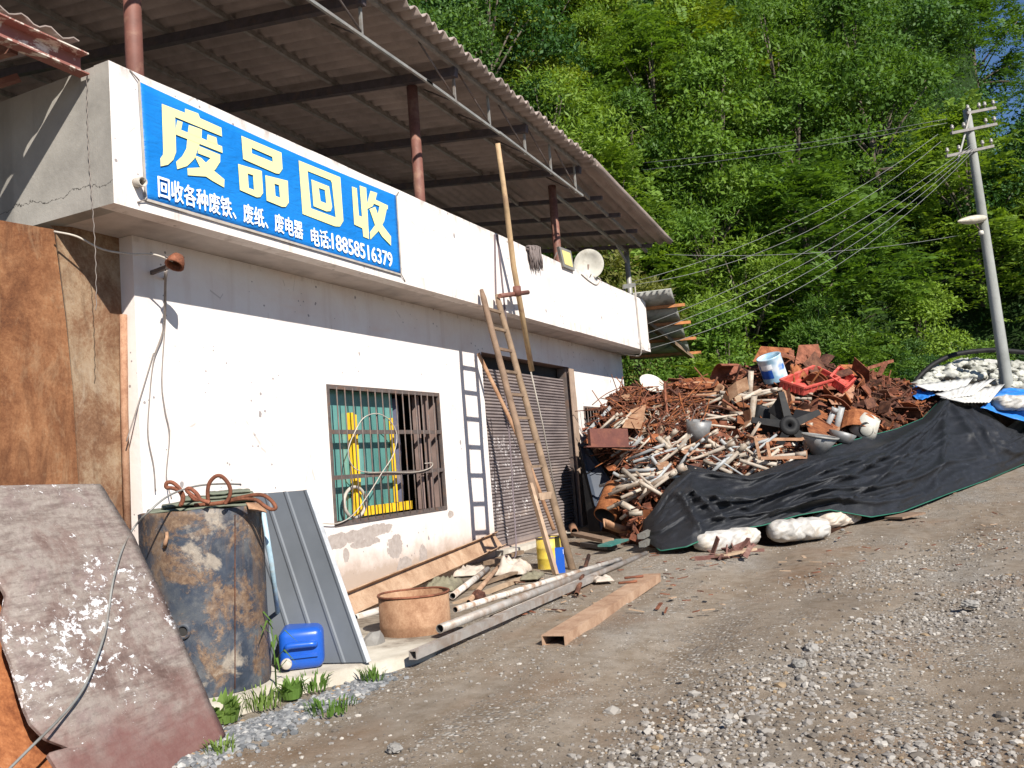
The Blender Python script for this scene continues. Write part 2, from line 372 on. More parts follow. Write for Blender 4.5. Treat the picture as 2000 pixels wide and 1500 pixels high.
# drip ledge strip along the right part of the parapet foot
b = MB(); b.box((14.6, -p-.018, zb+.0), (XR-.003, -p-.002, zb+.20)); b.build('drip_ledge', M['plaster'], BL)
b = MB(); b.box((DR[0]-.02, -.22, -.2), (DR[1]+.25, .02-.0225, .10)); b.build('door_sill', M['concrete_floor'], BL)
# --- window 1
fr = MB(); x0, x1, z0, z1 = W1
for (a, c) in (((x0, z0), (x1, z0)), ((x0, z1), (x1, z1)), ((x0, z0+(z1-z0)/3), (x1, z0+(z1-z0)/3)), ((x0, z0+2*(z1-z0)/3), (x1, z0+2*(z1-z0)/3))):
    fr.bar((a[0], .0, a[1]), (c[0], .0, c[1]), .03, .05)
for x in (x0+.02, x1-.02): fr.bar((x, .002, z0-.02), (x, .002, z1+.02), .035, .035, (0,1,0))
WN = fr.build('window', M['iron'], BL)
for k in range(15):
    x = x0+.02+(x1-x0-.04)*(k+1)/16; bx = .05*math.sin(k*2.1) if k in (1, 9) else 0
    t = MB(); t.tube([(x, -.012, z0), (x+bx, -.012, z0+.45), (x, -.012, z0+(z1-z0)*.55), (x, -.012, z1)], .0095, 6); t.build('bar', M['iron'], WN)
gm = NG('teal_glass'); c = gm.co(); gm.fin(gm.ramp(gm.noise(gm.mapv(c, (1.5, 1, .5)), 1.6, 5), [(.3, (.055,.16,.145)), (.6, (.11,.27,.245)), (.8, (.22,.36,.33))]), .16, 0, .5); M['glass'] = gm.mat
b = MB(); b.box((x0+.01, .17, z0+.02), (9.75, .18, z1-.01)); b.build('pane', M['glass'], WN)
M['yellow'] = simple('yellow_paint', (.78,.47,.02), .5, sc=4, dirt=(.4,.22,.03), dth=(.62,.8))
b = MB(); b.box((8.72, .10, z0+.03), (8.79, .15, z1-.28)); b.box((8.82, .12, z0+.03), (8.88, .165, z1-.3)); b.box((8.9, .12, z0+.04), (10.0, .16, z0+.15)); b.box((9.62, .11, z0+.155), (9.66, .15, z1-.33))
b.build('yellow_sash', M['yellow'], WN)
cu = [[(9.76+.05*i+.012*math.sin(j*1.3+i), .2+.03*math.sin(i*2.2), z0+.04+(z1-z0-.1)*j/14) for j in range(15)] for i in range(5)]
M['curtain'] = simple('torn_curtain', (.10,.10,.15), .9, sc=3, dirt=(.28,.20,.12))
b = MB(); b.grid(cu, .004); b.build('curtain', M['curtain'], WN)
b = MB(); b.box((10.28, .12, z0+.02), (10.34, .2, z1-.02)); b.box((10.42, .05, z0+.02), (10.47, .12, z1-.02)); b.build('sash_frame', M['jamb'], WN)
# loose white cable looping through the bars
b = MB(); pts = [onY(*q, -.04) for q in ((628,1022),(660,1022),(690,1005),(720,965),(745,925),(768,888),(775,850),(762,822),(738,808),(712,815),(695,840),(680,880),(690,912),(715,922),(760,922),(810,922),(838,915),(845,905),(830,905))]
b.tube(smooth_path(pts, 6), .0065, 6); M['cable'] = simple('pale_cable', (.40,.36,.31), .6, bump=0)
b.build('loose_cable', M['cable'], label='pale loose cable looped through the bars of the window', cat='cable')
b = MB(); b.tube([onY(693+21*math.cos(a), 981+30*math.sin(a), .06) for a in np.linspace(0, 6.28, 24, endpoint=False)], .02, 8, closed=True); b.build('hose_ring', M['cable'], label='pale hose ring standing on the window sill behind the bars', cat='hose')
# --- window 2 (mostly behind the heap)
x0, x1, z0, z1 = W2; fr = MB()
for z in (z0, z0+.4, z1): fr.bar((x0, 0, z), (x1, 0, z), .03, .04)
for x in (x0+.02, x1-.02): fr.bar((x, .003, z0-.02), (x, .003, z1+.02), .03, .03, (0,1,0))
W2o = fr.build('window', M['iron'], BL)
for k in range(9):
    x = x0+.03+(x1-x0-.06)*k/8; t = MB(); t.tube([(x, -.01, z0), (x, -.01, z1)], .01, 6); t.build('bar', M['iron'], W2o)
b = MB(); b.box((x0+.01, .2, z0+.01), (x1-.01, .21, z1-.01)); b.build('pane', M['dark'], W2o)
# --- roller shutter
g = NG('shutter_slats'); c = g.co()
cc = g.ramp(g.noise(g.mapv(c, (1, 1, 3)), 1.5, 6), [(.3, (.15,.12,.115)), (.55, (.23,.19,.18)), (.75, (.34,.27,.23))])
X, Y, Z = [g.xyz(g.pos())[i] for i in range(3)]
cl = g.m('SUBTRACT', 1.0, g.m('DIVIDE', g.m('SQRT', g.m('ADD', g.m('POWER', g.m('SUBTRACT', X, 12.9), 2.0), g.m('POWER', g.m('SUBTRACT', Z, 1.1), 2.0))), 1.0))
fl = g.m('MULTIPLY', g.m('GREATER_THAN', g.noise(g.mapv(c, (1, 1, .55)), 16, 4, .7), .60), g.m('GREATER_THAN', g.m('ADD', cl, g.noise(c, 5, 3)), .72))
cc = g.mix(fl, cc, (.66,.62,.60)); g.fin(cc, .6, .1, .4); M['shutter'] = g.mat
SZ1 = 2.93; ns = 52; dz = (SZ1-.20)/ns; prof = []
for k in range(ns):
    z = .20+k*dz; prof += [(0.0, z+.08*dz), (-.016, z+.3*dz), (-.016, z+.62*dz), (.0, z+.84*dz), (.012, z+.9*dz)]
G = [[(x, .10+y, z) for (y, z) in prof] for x in (DR[0]+.05, DR[1]-.12)]
b = MB(); b.grid(G[::-1], 0, 0, False); b.box((DR[0]+.05, .085, .125), (DR[1]-.12, .125, .205)); D_ = b.build('roller_shutter', M['shutter'], BL)
b = MB(); b.box((DR[0]+.012, .03, .12), (DR[0]+.048, .2, DR[3]-.01)); b.build('guide_rail', M['iron'], D_); b = MB(); b.box((DR[1]-.118, .03, .12), (DR[1]-.07, .2, DR[3]-.01)); b.build('guide_rail', M['iron'], D_)
b = MB(); b.box((DR[0]+.004, .23, -.2), (DR[1]-.004, .235, DR[3]-.004)); b.build('dark_opening', M['dark'], D_)
# rough concrete architrave right of the door, broken edge
b = MB(); zz = np.linspace(.1, 3.12, 26)
L = [DR[1]-.066+.03*abs(fbm([z*3, 1, 1], 1, 3)) for z in zz]; R_ = [DR[1]+.16+.06*fbm([z*4, 5, 2], 1, 3) for z in zz]
G = [[(l, -.02, z), (l, -.045, z), (r, -.045, z), (r, -.004, z)] for l, r, z in zip(L, R_, zz)]
b.grid(G, 0, 0, False); M['arch'] = mk_concrete('brown_architrave', (.34,.25,.19), 4.0); b.build('architrave', M['arch'], BL)
# ------------------------------------------------------------------ canopy over the flat roof
CX = [5.35, 7.87, 9.94, 12.15, 14.4, 15.74, 16.78, 17.85, 18.9]
CZ = [6.61, 6.56, 6.51, 6.45, 6.41, 6.26, 6.165, 6.06, 5.945]
def czx(x): return interp(x, [-2, 3.2]+CX+[19.6], [6.78, 6.66]+CZ+[5.87])
def croof(x, y): return czx(x)+.13*(y+1)
CN = thing('roof_canopy', 'dark brown corrugated canopy on steel posts and beams above the flat roof', 'canopy', (12, 2, 6))
M['roofsheet'] = simple('brown_roof_sheet', (.31,.25,.222), .75, .0, .3, sc=1.2, dirt=(.21,.175,.155), bump=.05)
EY = -1.30
def corr(xa, xb, ya, yb, along, step=.044, pitch=.22):
    if along == 'y':
        xs = np.arange(xa, xb, step); ys = np.array([ya, ya+.4, 0, 2, 4, 6, yb])
        return [[(x, y+(.02*math.sin(x*9.1) if y == ya else 0), croof(x, y)+.24+.042*math.cos(2*math.pi*x/pitch)) for y in ys] for x in xs]
    ys = np.arange(ya, yb, step); xs = np.linspace(xa, xb, 9)
    return [[(x, y, croof(x, y)+.262+.042*math.cos(2*math.pi*y/pitch)) for y in ys] for x in xs]
b = MB(); b.grid(corr(-2.0, 14.75, EY, 8.2, 'y'), .012); b.build('corrugated_sheet', M['roofsheet'], CN)
b = MB(); b.grid(corr(14.5, 19.45, EY, 8.2, 'x'), .012); b.build('corrugated_sheet', M['roofsheet'], CN)
for x in [-.8, 1.1, 3.2]+CX:
    y1 = 8.0; b = MB(); h = .12 if x < 15 else .08; y0 = -1.05 if x < 15 else -.95
    b.bar((x, y0, croof(x, y0)+h/2), (x, y1, croof(x, y1)+h/2), .09 if x < 15 else .07, h); b.build('beam', M['steel_dark'], CN)
M['purlin'] = simple('grey_purlin', (.24,.22,.20), .6, .2, dirt=(.14,.11,.09))
for y in [-1.02, -.1, .9, 1.9, 2.9, 3.9, 4.9, 6.0, 7.2]:
    b = MB(); pth = [(x, y, croof(x, y)+.165) for x in (-1.9, 3.2, 7.87, 9.94, 14.4)]
    for a, c in zip(pth, pth[1:]): b.bar(a, c, .05, .07)
    b.build('purlin', M['purlin'], CN)
for y in (-.7, .8, 2.6, 4.6, 6.6):
    b = MB(); pth = [(x, y, croof(x, y)+.04) for x in (14.45, 15.74, 16.78, 18.9, 19.3)]
    for a, c in zip(pth, pth[1:]): b.bar(a, c, .05, .07)
    b.build('rafter', M['purlin'], CN)
# trussed edge: lower chord and its webs
TY = -1.0; bz = lambda x: interp(x, [2, 9, 11.25, 14.5], [6.22, 6.197, 6.151, 6.03])
b = MB()
for a, c in ((2.0, 9.35), (9.2, 11.3), (11.2, 14.5)): b.bar((a, TY-.012*(a > 9.25), bz(a)), (c, TY-.012*(a > 9.25), bz(c)), .032, .036)
b.build('bottom_chord', M['chord'], CN)
for x in (3.2, 5.5, 7.9, 10.0, 11.0, 12.2, 13.2, 14.3):
    b = MB(); b.bar((x, TY+.03, bz(x)), (x, TY+.03, croof(x, TY)+.16), .03, .03, (0,1,0)); b.build('web_post', M['chord'], CN)
    b = MB(); b.tube([(x+.08, TY+.03, bz(x)+.02), (x-.85, TY+.03, croof(x-.85, TY)+.15)], .014, 6); b.build('web_brace', M['iron'], CN)
    b = MB(); b.tube([(x, TY+.03, bz(x)+.02), (x+.45, TY+.75, croof(x+.45, TY+.75)+.13)], .011, 6); b.build('web_brace', M['iron'], CN)
for x in (5.35, 10.04, 14.85):
    b = MB(); b.tube([(x, -.3, zb+.14), (x, -.3, croof(x, -.3)+.0)], .075, 16); b.build('column', M['redoxide'], CN)
b = MB(); b.tube([(19.05, -.3, zb+.14), (19.05, -.3, croof(19.05, -.3)+.03)], .06, 14); b.build('column', M['chord'], CN, 'thin grey end column')
b = MB(); b.bar((14.9, -.3, croof(14.9, -.3)-.12), (19.05, -.3, croof(19.05, -.3)-.02), .05, .05); b.build('tie_bar', M['chord'], CN)
b = MB(); b.bar((18.2, -.3, croof(18.2, -.3)-.0), (19.05, -.3, croof(19.05, -.3)-.3), .04, .04); b.build('knee_brace', M['chord'], CN)
# ------------------------------------------------------------------ ground
def ground_z(x, y):
    r = np.hypot(x, y+6.2)
    P = np.stack([np.asarray(x), np.asarray(y), np.zeros_like(x)], -1)
    s = x-13.0; base = np.where(x < 45, .05*.5*(s+np.sqrt(s*s+4)), .05*32.03)
    nearw = np.clip((y+2.3)/1.0, 0, 1)*np.clip((20-x)/3, 0, 1)
    bump = (fbm(P, .45, 3)*.10+fbm(P, 2.3, 3)*.035)*(1-.8*nearw)
    track = -.05*np.exp(-((y+4.7-.05*x)/.35)**2)-.04*np.exp(-((y+6.3-.02*x)/.4)**2)
    return base+bump+track*np.clip((x-1)/3, 0, 1)-.015
def axis(segs):
    out = []
    for a, b_, st in segs: out += list(np.arange(a, b_, st))
    return np.array(out+[segs[-1][1]])
gx = axis([(-300,-40,40), (-40,-8,4), (-8,1.5,.5), (1.5,9,.06), (9,18,.12), (18,34,.3), (34,60,2), (60,300,40)])
gy = axis([(-300,-60,40), (-60,-14,3), (-14,-9,.3), (-9,-1.2,.07), (-1.2,2,.2), (2,30,2), (30,300,30)])
GX, GY = np.meshgrid(gx, gy, indexing='ij'); GZ = ground_z(GX, GY)
b = MB(); b.grid(np.stack([GX, GY, GZ], -1), 0)
def mk_ground():
    g = NG('gravelly_dirt'); c = g.co(); X, Y, Z = [g.xyz(c)[i] for i in range(3)]
    cst = g.mapv(c, (.35, 1, 1))
    big = g.noise(cst, 1.0, 6, .66, .4)
    dirt = g.ramp(big, [(.33, (.165,.110,.062)), (.45, (.235,.172,.110)), (.57, (.262,.215,.162)), (.66, (.29,.262,.225)), (.78, (.235,.192,.14))])
    mid = g.noise(c, 6, 6, .7); dirt = g.mix(.5, dirt, g.ramp(mid, [(.3, (.105,.08,.058)), (.7, (.37,.33,.285))]))
    rs = g.m('MULTIPLY', g.ramp(g.noise(g.mapv(c, (1, 1, 1), (3, 7, 0)), .7, 4), [(.55, 0.0), (.72, 1.0)]), .55); dirt = g.mix(rs, dirt, (.19,.105,.055))
    # pebble cells
    v = g.t.nodes.new('ShaderNodeTexVoronoi'); g.link(c, v.inputs['Vector']); v.inputs['Scale'].default_value = 30
    v2 = g.t.nodes.new('ShaderNodeTexVoronoi'); g.link(c, v2.inputs['Vector']); v2.inputs['Scale'].default_value = 75
    dens = g.ramp(g.noise(cst, 1.4, 4, .6), [(.38, 0.0), (.62, 1.0)])
    pc = g.ramp(g.xyz(v.outputs['Color'])[0], [(0, (.15,.13,.115)), (.5, (.29,.265,.23)), (1, (.50,.46,.41))])
    k = g.m('LESS_THAN', v.outputs['Distance'], g.m('MULTIPLY', g.xyz(v.outputs['Color'])[1], g.m('MULTIPLY', dens, .62)))
    pc2 = g.ramp(g.xyz(v2.outputs['Color'])[0], [(0, (.09,.075,.06)), (.6, (.26,.225,.185)), (1, (.47,.43,.375))])
    k2 = g.m('LESS_THAN', v2.outputs['Distance'], g.m('MULTIPLY', g.xyz(v2.outputs['Color'])[1], g.m('MULTIPLY_ADD', dens, .42, .24)))
    col = g.mix(k2, dirt, pc2); col = g.mix(k, col, pc)
    wet = g.ramp(g.noise(g.mapv(c, (.3, 1, 1), (1, 2, 0)), 1.1, 5), [(.52, 0.0), (.7, 1.0)]); col = g.mix(g.m('MULTIPLY', wet, .35), col, (.10,.076,.056))
    h = g.m('ADD', g.m('MULTIPLY', k, g.m('SUBTRACT', .6, v.outputs['Distance'])), g.m('ADD', g.m('MULTIPLY', k2, .25), g.m('MULTIPLY', g.noise(c, 40, 6, .75), .5)))
    g.bump(h, 1.0, .02)
    return g.fin(col, .92, 0, .15)
M['ground'] = mk_ground()
b.build('ground', M['ground'], kind='structure')
# concrete apron along the wall foot
ap = [(3.2, -1.95), (4.05, -2.22), (4.6, -2.24), (5.15, -2.52), (5.6, -2.72), (6.2, -2.62), (7.2, -2.2), (8.6, -1.7), (10.2, -1.2), (11.9, -.6), (12.0, -.3)]
b = MB(); N = 60; G = []
for i in range(N):
    t = i/(N-1)*(len(ap)-1); k = min(int(t), len(ap)-2); q = lerp(ap[k], ap[k+1], t-k); j = .05*fbm([q[0]*3, q[1]*3, 0], 1, 3)
    zt_ = interp(q[0], [4, 6, 8, 11], [.085, .07, .03, -.004]); gzv = -.12
    G.append([(q[0], -.003, zt_), (q[0], (q[1]+j)*.5, zt_), (q[0], q[1]+j+.05, zt_), (q[0]-.005, q[1]+j+.01, zt_-.02), (q[0]-.01, q[1]+j-.02, gzv)])
g = NG('dirt_strewn_concrete'); c = g.pos(); X, Y, Z = [g.xyz(c)[i] for i in range(3)]
cc = g.ramp(g.noise(c, 2.4, 7, .7), [(.3, (.33,.29,.235)), (.55, (.46,.42,.35)), (.75, (.54,.50,.43))])
dm = g.ramp(g.m('ADD', g.noise(c, 1.9, 6, .65), g.m('MULTIPLY', g.m('SUBTRACT', X, 5.9), .16)), [(.42, 0.0), (.60, 1.0)]); cc = g.mix(dm, cc, g.ramp(g.noise(c, 9, 6, .7), [(.3, (.10,.075,.055)), (.7, (.27,.225,.175))]))
bk_ = g.ramp(g.m('ADD', Y, g.m('MULTIPLY', g.noise(c, 4, 4), .5)), [(-.0, 0.0), (.1, 1.0)])
g.bump(g.noise(c, 30, 6, .7), .4, .01); g.fin(cc, .9, 0, .15); M['apron'] = g.mat
b.grid(G, 0); b.build('pavement', M['apron'], kind='structure')
# ------------------------------------------------------------------ forested hill
def hillR(az): return 25.5+6.5*np.clip((az-76)/16, 0, 1)
def hill_h(az, r):
    hm = np.interp(az, [0, 60, 86, 93, 94.2, 95.6, 98, 120], [50, 50, 42, 33, 17, 4.5, 4, 4])
    s = np.maximum(r-hillR(az), 0); h = 1.08*s
    h = h+2.5*np.sin(az*.21+1)*np.clip(s/12, 0, 1)+1.5*np.sin(s*.35+az*.13)*np.clip(s/6, 0, 1)
    return np.minimum(h, hm)
def hill_pt(az, r):
    a = math.radians(az); x = r*math.sin(a); y = CC[1]+r*math.cos(a)
    return np.array([x, y, hill_h(np.array(az), np.array(r))+gz(x)-.1])
azs = np.linspace(15, 130, 90); rs = np.concatenate([np.linspace(24, 60, 40), np.linspace(63, 120, 12)])
G = [[hill_pt(a, hillR(a)-1.5+(r-24)) for r in rs] for a in azs]
b = MB(); b.grid(np.array(G)[::-1], 0)
g = NG('leafy_slope'); c = g.co(); g.fin(g.ramp(g.noise(c, .8, 7, .7), [(.3, (.012,.02,.008)), (.55, (.025,.05,.012)), (.75, (.05,.08,.02))]), .9, 0, .1); g.bump(g.noise(c, 3, 6, .7), 1.0, .3)
M['hill'] = g.mat; b.build('hill', M['hill'], kind='structure')
# ---- foliage
def leafmat(name, a, b_, c_):
    g = NG(name); r = g.rnd(); ps = g.pos()
    col = g.ramp(g.m('ADD', g.m('MULTIPLY', g.noise(ps, .45, 3), .62), g.m('MULTIPLY', r, .40)), [(.25, a), (.5, b_), (.72, c_)])
    col = g.mix(g.m('MULTIPLY', g.noise(ps, 7, 2), .5), col, tuple(x*.55 for x in a))
    g.fin(col, .55, 0, .22)
    tr = g.t.nodes.new('ShaderNodeBsdfTranslucent'); g.link(g.mix(1.0, col, (1.5, 1.5, .6), 'MULTIPLY'), tr.inputs[0])
    mx = g.t.nodes.new('ShaderNodeMixShader'); mx.inputs[0].default_value = .34; g.link(g.p.outputs[0], mx.inputs[1]); g.link(tr.outputs[0], mx.inputs[2]); g.link(mx.outputs[0], g.out.inputs[0])
    return g.mat
M['leaf_d'] = leafmat('dark_green_leaves', (.030,.078,.022), (.066,.150,.038), (.12,.215,.05))
M['leaf_m'] = leafmat('mid_green_leaves', (.070,.145,.025), (.140,.245,.033), (.215,.32,.042))
M['leaf_y'] = leafmat('yellow_green_leaves', (.13,.20,.018), (.20,.275,.024), (.26,.315,.03))
M['leaf_o'] = leafmat('olive_leaves', (.09,.115,.03), (.15,.17,.037), (.21,.21,.055))
M['bark'] = simple('bark', (.10,.08,.06), .9, sc=4)
def unit(A): return A/(np.linalg.norm(A, axis=-1, keepdims=True)+1e-9)
def leaf_cloud(rs, clumps, per, kind, ls, mb_v, mb_f):
    out = []
    for (cx, cy, cz, cr) in clumps:
        o0 = np.array([cx, cy, cz])
        if kind == 'pinnate':
            n = max(3, per//14)
            D = rs.normal(size=(n, 3)); D[:, 2] = abs(D[:, 2])*.7+.1; D = unit(D); L = (cr*rs.uniform(.8, 1.35, n))[:, None, None]; O = o0+rs.normal(size=(n, 3))*cr*.35
            S = unit(np.cross(D, (0, 0, 1))); t = ((np.arange(10)+1)/10)[None, :, None]
            q = O[:, None]+D[:, None]*L*t+np.array([0, 0, -.45])*L*t*t; dd = D[:, None]+np.array([0, 0, -.9])*t
            for sg in (-1, 1):
                ax = unit(sg*S[:, None]*.85+dd*.45+rs.normal(size=q.shape)*.12); l = ls*(1.15-.5*abs(t-.5)); up = unit(np.cross(D, S))[:, None]
                wv = unit(np.cross(ax, up+rs.normal(size=q.shape)*.3))*l*.19
                out.append(np.stack([q, q+ax*l*.5+wv, q+ax*l, q+ax*l*.5-wv], -2).reshape(-1, 3))
        else:
            D = unit(rs.normal(size=(per, 3))); D[:, 2] = np.where(D[:, 2] < -.3, -D[:, 2], D[:, 2])
            q = o0+D*cr*rs.uniform(.5, 1.08, (per, 1))*np.array([1, 1, .75])
            ax = unit(D*.6+rs.normal(size=D.shape)*.6+np.array([0, 0, -.25])); wv = unit(np.cross(ax, D+rs.normal(size=D.shape)*.55+np.array([0, 0, .5])))
            l = ls*rs.uniform(.6, 1.3, (per, 1)); wv = wv*l*(.26 if kind == 'broad' else .14)
            out.append(np.stack([q, q+ax*l*.45+wv, q+ax*l, q+ax*l*.45-wv], 1).reshape(-1, 3))
    A = np.vstack(out); n0 = len(mb_v); mb_v.extend(map(tuple, A.tolist())); k = n0+4*np.arange(len(A)//4); mb_f.extend(map(tuple, np.stack([k, k+1, k+2, k+3], 1).tolist()))
def tree_proto(seed, kind, H, R, ls, nc, per):
    rs = np.random.RandomState(seed); cl = []; tr = MB()
    th = H*.62; lean = rs.normal(size=2)*.25
    tr.tube([(0, 0, -.8), (lean[0]*.3, lean[1]*.3, th*.5), (lean[0], lean[1], th)], [.13, .10, .05], 7)
    for k in range(nc):
        z = rs.uniform(.04, 1.0); prof = math.sin(math.pi*min(1, .22+z*.78))**.75 if z < .98 else .25
        a = rs.uniform(0, 2*math.pi); rad = R*prof*math.sqrt(rs.uniform(.25, 1)); c = np.array([lean[0]+rad*math.cos(a), lean[1]+rad*math.sin(a), H*z])
        cl.append((*c, R*rs.uniform(.26, .42)))
        if k % 2 == 0: s = max(.25, z-.25); tr.tube([(lean[0]*s, lean[1]*s, min(th, H*s*.75)), lerp((lean[0]*s, lean[1]*s, H*s*.75), c, .5)+V3((0,0,.1)), c], [.045, .03, .012], 5)
    v = []; f = []; leaf_cloud(rs, cl, per, kind, ls, v, f)
    m = MB(); m.v = [tuple(q) for q in v]; m.f = f; m.m = [0]*len(f); m.s = [False]*len(f)
    return tr, m
TP = []
for i, (kind, H, R, ls, nc, per, mt) in enumerate([('broad', 5.6, 2.2, .15, 46, 330, 'leaf_m'), ('pinnate', 5.0, 2.3, .17, 46, 330, 'leaf_y'), ('narrow', 6.4, 2.0, .19, 46, 330, 'leaf_d'), ('broad', 6.8, 2.5, .15, 52, 330, 'leaf_d'),
        ('pinnate', 5.6, 2.4, .18, 46, 340, 'leaf_m'), ('narrow', 4.6, 2.0, .17, 42, 320, 'leaf_o'), ('broad', 4.8, 2.1, .15, 42, 320, 'leaf_y'), ('narrow', 5.2, 2.3, .18, 46, 330, 'leaf_m')]):
    tr, m = tree_proto(100+i, kind, H, R, ls, nc, per)
    TP.append((tr.mesh('trunk', M['bark']), m.mesh('crown', M[mt]), mt, kind))
TL = {'leaf_m': 'mid green leafy tree among the thick woods on the hillside', 'leaf_y': 'bright yellow-green leafy tree on the wooded hillside', 'leaf_d': 'dark green leafy tree on the wooded hillside', 'leaf_o': 'olive tinged shrubby tree on the wooded hillside'}
def put_tree(P, k, s, rot, name='hillside_tree', label=None, group='trees on the forested hillside'):
    tm, cm, mt, kind = TP[k]
    o = thing(name, label or TL[mt], 'tree', P, group); o.rotation_euler = (0, 0, rot); o.scale = (s, s, s*(.9+.25*((k*37+int(rot*100)) % 10)/10))
    for nm, me in (('trunk', tm), ('crown', cm)):
        c = bpy.data.objects.new(nm, me); COL.objects.link(c); c.parent = o
    return o
rs = np.random.RandomState(3); ntree = 0
row = 0; s = 0.8
while s < 30:
    row += 1; azst = math.degrees(3.25/(27+s)); az = 47+azst*(row % 2)*.5
    while az < 101:
        a2 = az+rs.normal()*azst*.28; s2 = s+rs.normal()*.6; r2 = hillR(a2)+s2; P = hill_pt(a2, r2)
        if not (P[1] < 9.5 and P[0] < 19.8) and not (a2 > 94.6 and s2 > 12.5):
            clus = fbm([P[0]*.16, P[1]*.16, P[2]*.16+9], 1, 2); u = clus+rs.normal()*.13
            k = [2, 3, 3, 7, 0, 4, 0, 7, 4, 5, 1, 6][int(np.clip((u+.36)/.72*12, 0, 11))]
            if a2 > 86: k = {1: 4, 5: 7, 6: 0}.get(k, k)
            put_tree(P-V3((0,0,.3)), k, (1.08+.42*rs.rand())*(.72 if s < 3 else 1.0)*(.85 if a2 > 93 else 1.0), rs.uniform(0, 6.28)); ntree += 1
        az += azst
    s += 2.65
print('trees', ntree)
# undergrowth between the trees; its dark leaf colour paints the shaded gaps
rs = np.random.RandomState(8); v = []; f = []; cl = []
for k in range(4200):
    a = rs.uniform(48, 100); s = rs.rand()**.8*28-1.2; P = hill_pt(a, hillR(a)+s)
    if P[1] < 8.5 and P[0] < 19.8: continue
    cl.append((*(P+V3((0,0,.25))), rs.uniform(.5, 1.1)))
leaf_cloud(rs, cl[::2], 52, 'narrow', .22, v, f); leaf_cloud(rs, cl[1::2], 52, 'broad', .16, v, f)
m = MB(); m.v = [tuple(q) for q in v]; m.f = f; m.m = [0]*len(f); m.s = [False]*len(f)
m.build('undergrowth', M['leaf_d'], label='low leafy undergrowth covering the slope between the trees', cat='undergrowth', kind='stuff')
# ------------------------------------------------------------------ things on and against the facade
def onP(px, py, P0, N):
    d = ray(px, py); P0 = V3(P0); N = V3(N); return CC+d*(((P0-CC) @ N)/(d @ N))
# --- banner
M['wire_d'] = simple('grey_wire', (.20,.17,.15), .6, bump=0)
BY = -p-.012
bq = [onY(*q, BY) for q in ((270,158),(773,382),(783,537),(284,390))]
def mk_banner():
    g = NG('blue_banner_cloth'); c = g.pos(); w_ = g.noise(g.mapv(c, (1.6, 1, 5), rot=(0, .5, 0)), 2.2, 5, .6, .4)
    g.bump(w_, .8, .025); return g.fin(g.ramp(g.noise(c, 2, 3), [(.3, (.006,.165,.52)), (.7, (.012,.19,.57))]), .38, 0, .45)
M['banner'] = mk_banner()
G = []
for i in range(60):
    row = []
    for j in range(16):
        u, v_ = i/59, j/15; top = lerp(bq[0], bq[1], u); bot = lerp(bq[3], bq[2], u); q = lerp(top, bot, v_)
        dd = .004*(1-abs(fbm([u*14, v_*2.5-u*3, 1], 1, 3)*2)); cor = math.exp(-((u*6)**2+(v_*2)**2)/.4)+math.exp(-((u*6)**2+((1-v_)*2)**2)/.4)
        row.append(q+V3((0, -dd+.006*cor, 0))+V3((0, 0, -.03*math.sin(math.pi*u)*(1-v_)+.012*math.sin(math.pi*u*2.2)*(v_))))
    G.append(row)
BN = thing('banner', 'blue cloth shop banner with large yellow and small white characters', 'banner', bq[3])
b = MB(); b.grid(G, .003); b.build('banner_cloth', M['banner'], BN)
M['letter_y'] = simple('cream_yellow_print', (.80,.76,.34), .5, var=.03, bump=0)
M['letter_w'] = simple('white_print', (.86,.88,.90), .5, var=.03, bump=0)
from mathutils.geometry import tessellate_polygon
kz = [0]
def glyph(mb, outer, inner=None):
    kz[0] += 1; Y = BY-.0135-.0005*(kz[0] % 7)
    L = [[Vector(onY(250+x*.275, 140+y*.275, Y)) for x, y in o] for o in ([outer]+([inner] if inner else []))]
    flat = [q for l in L for q in l]; 
    tri = tessellate_polygon([[Vector((q.x, q.z, 0)) for q in l] for l in L])
    mb.add([tuple(q) for q in flat], [t for t in tri])
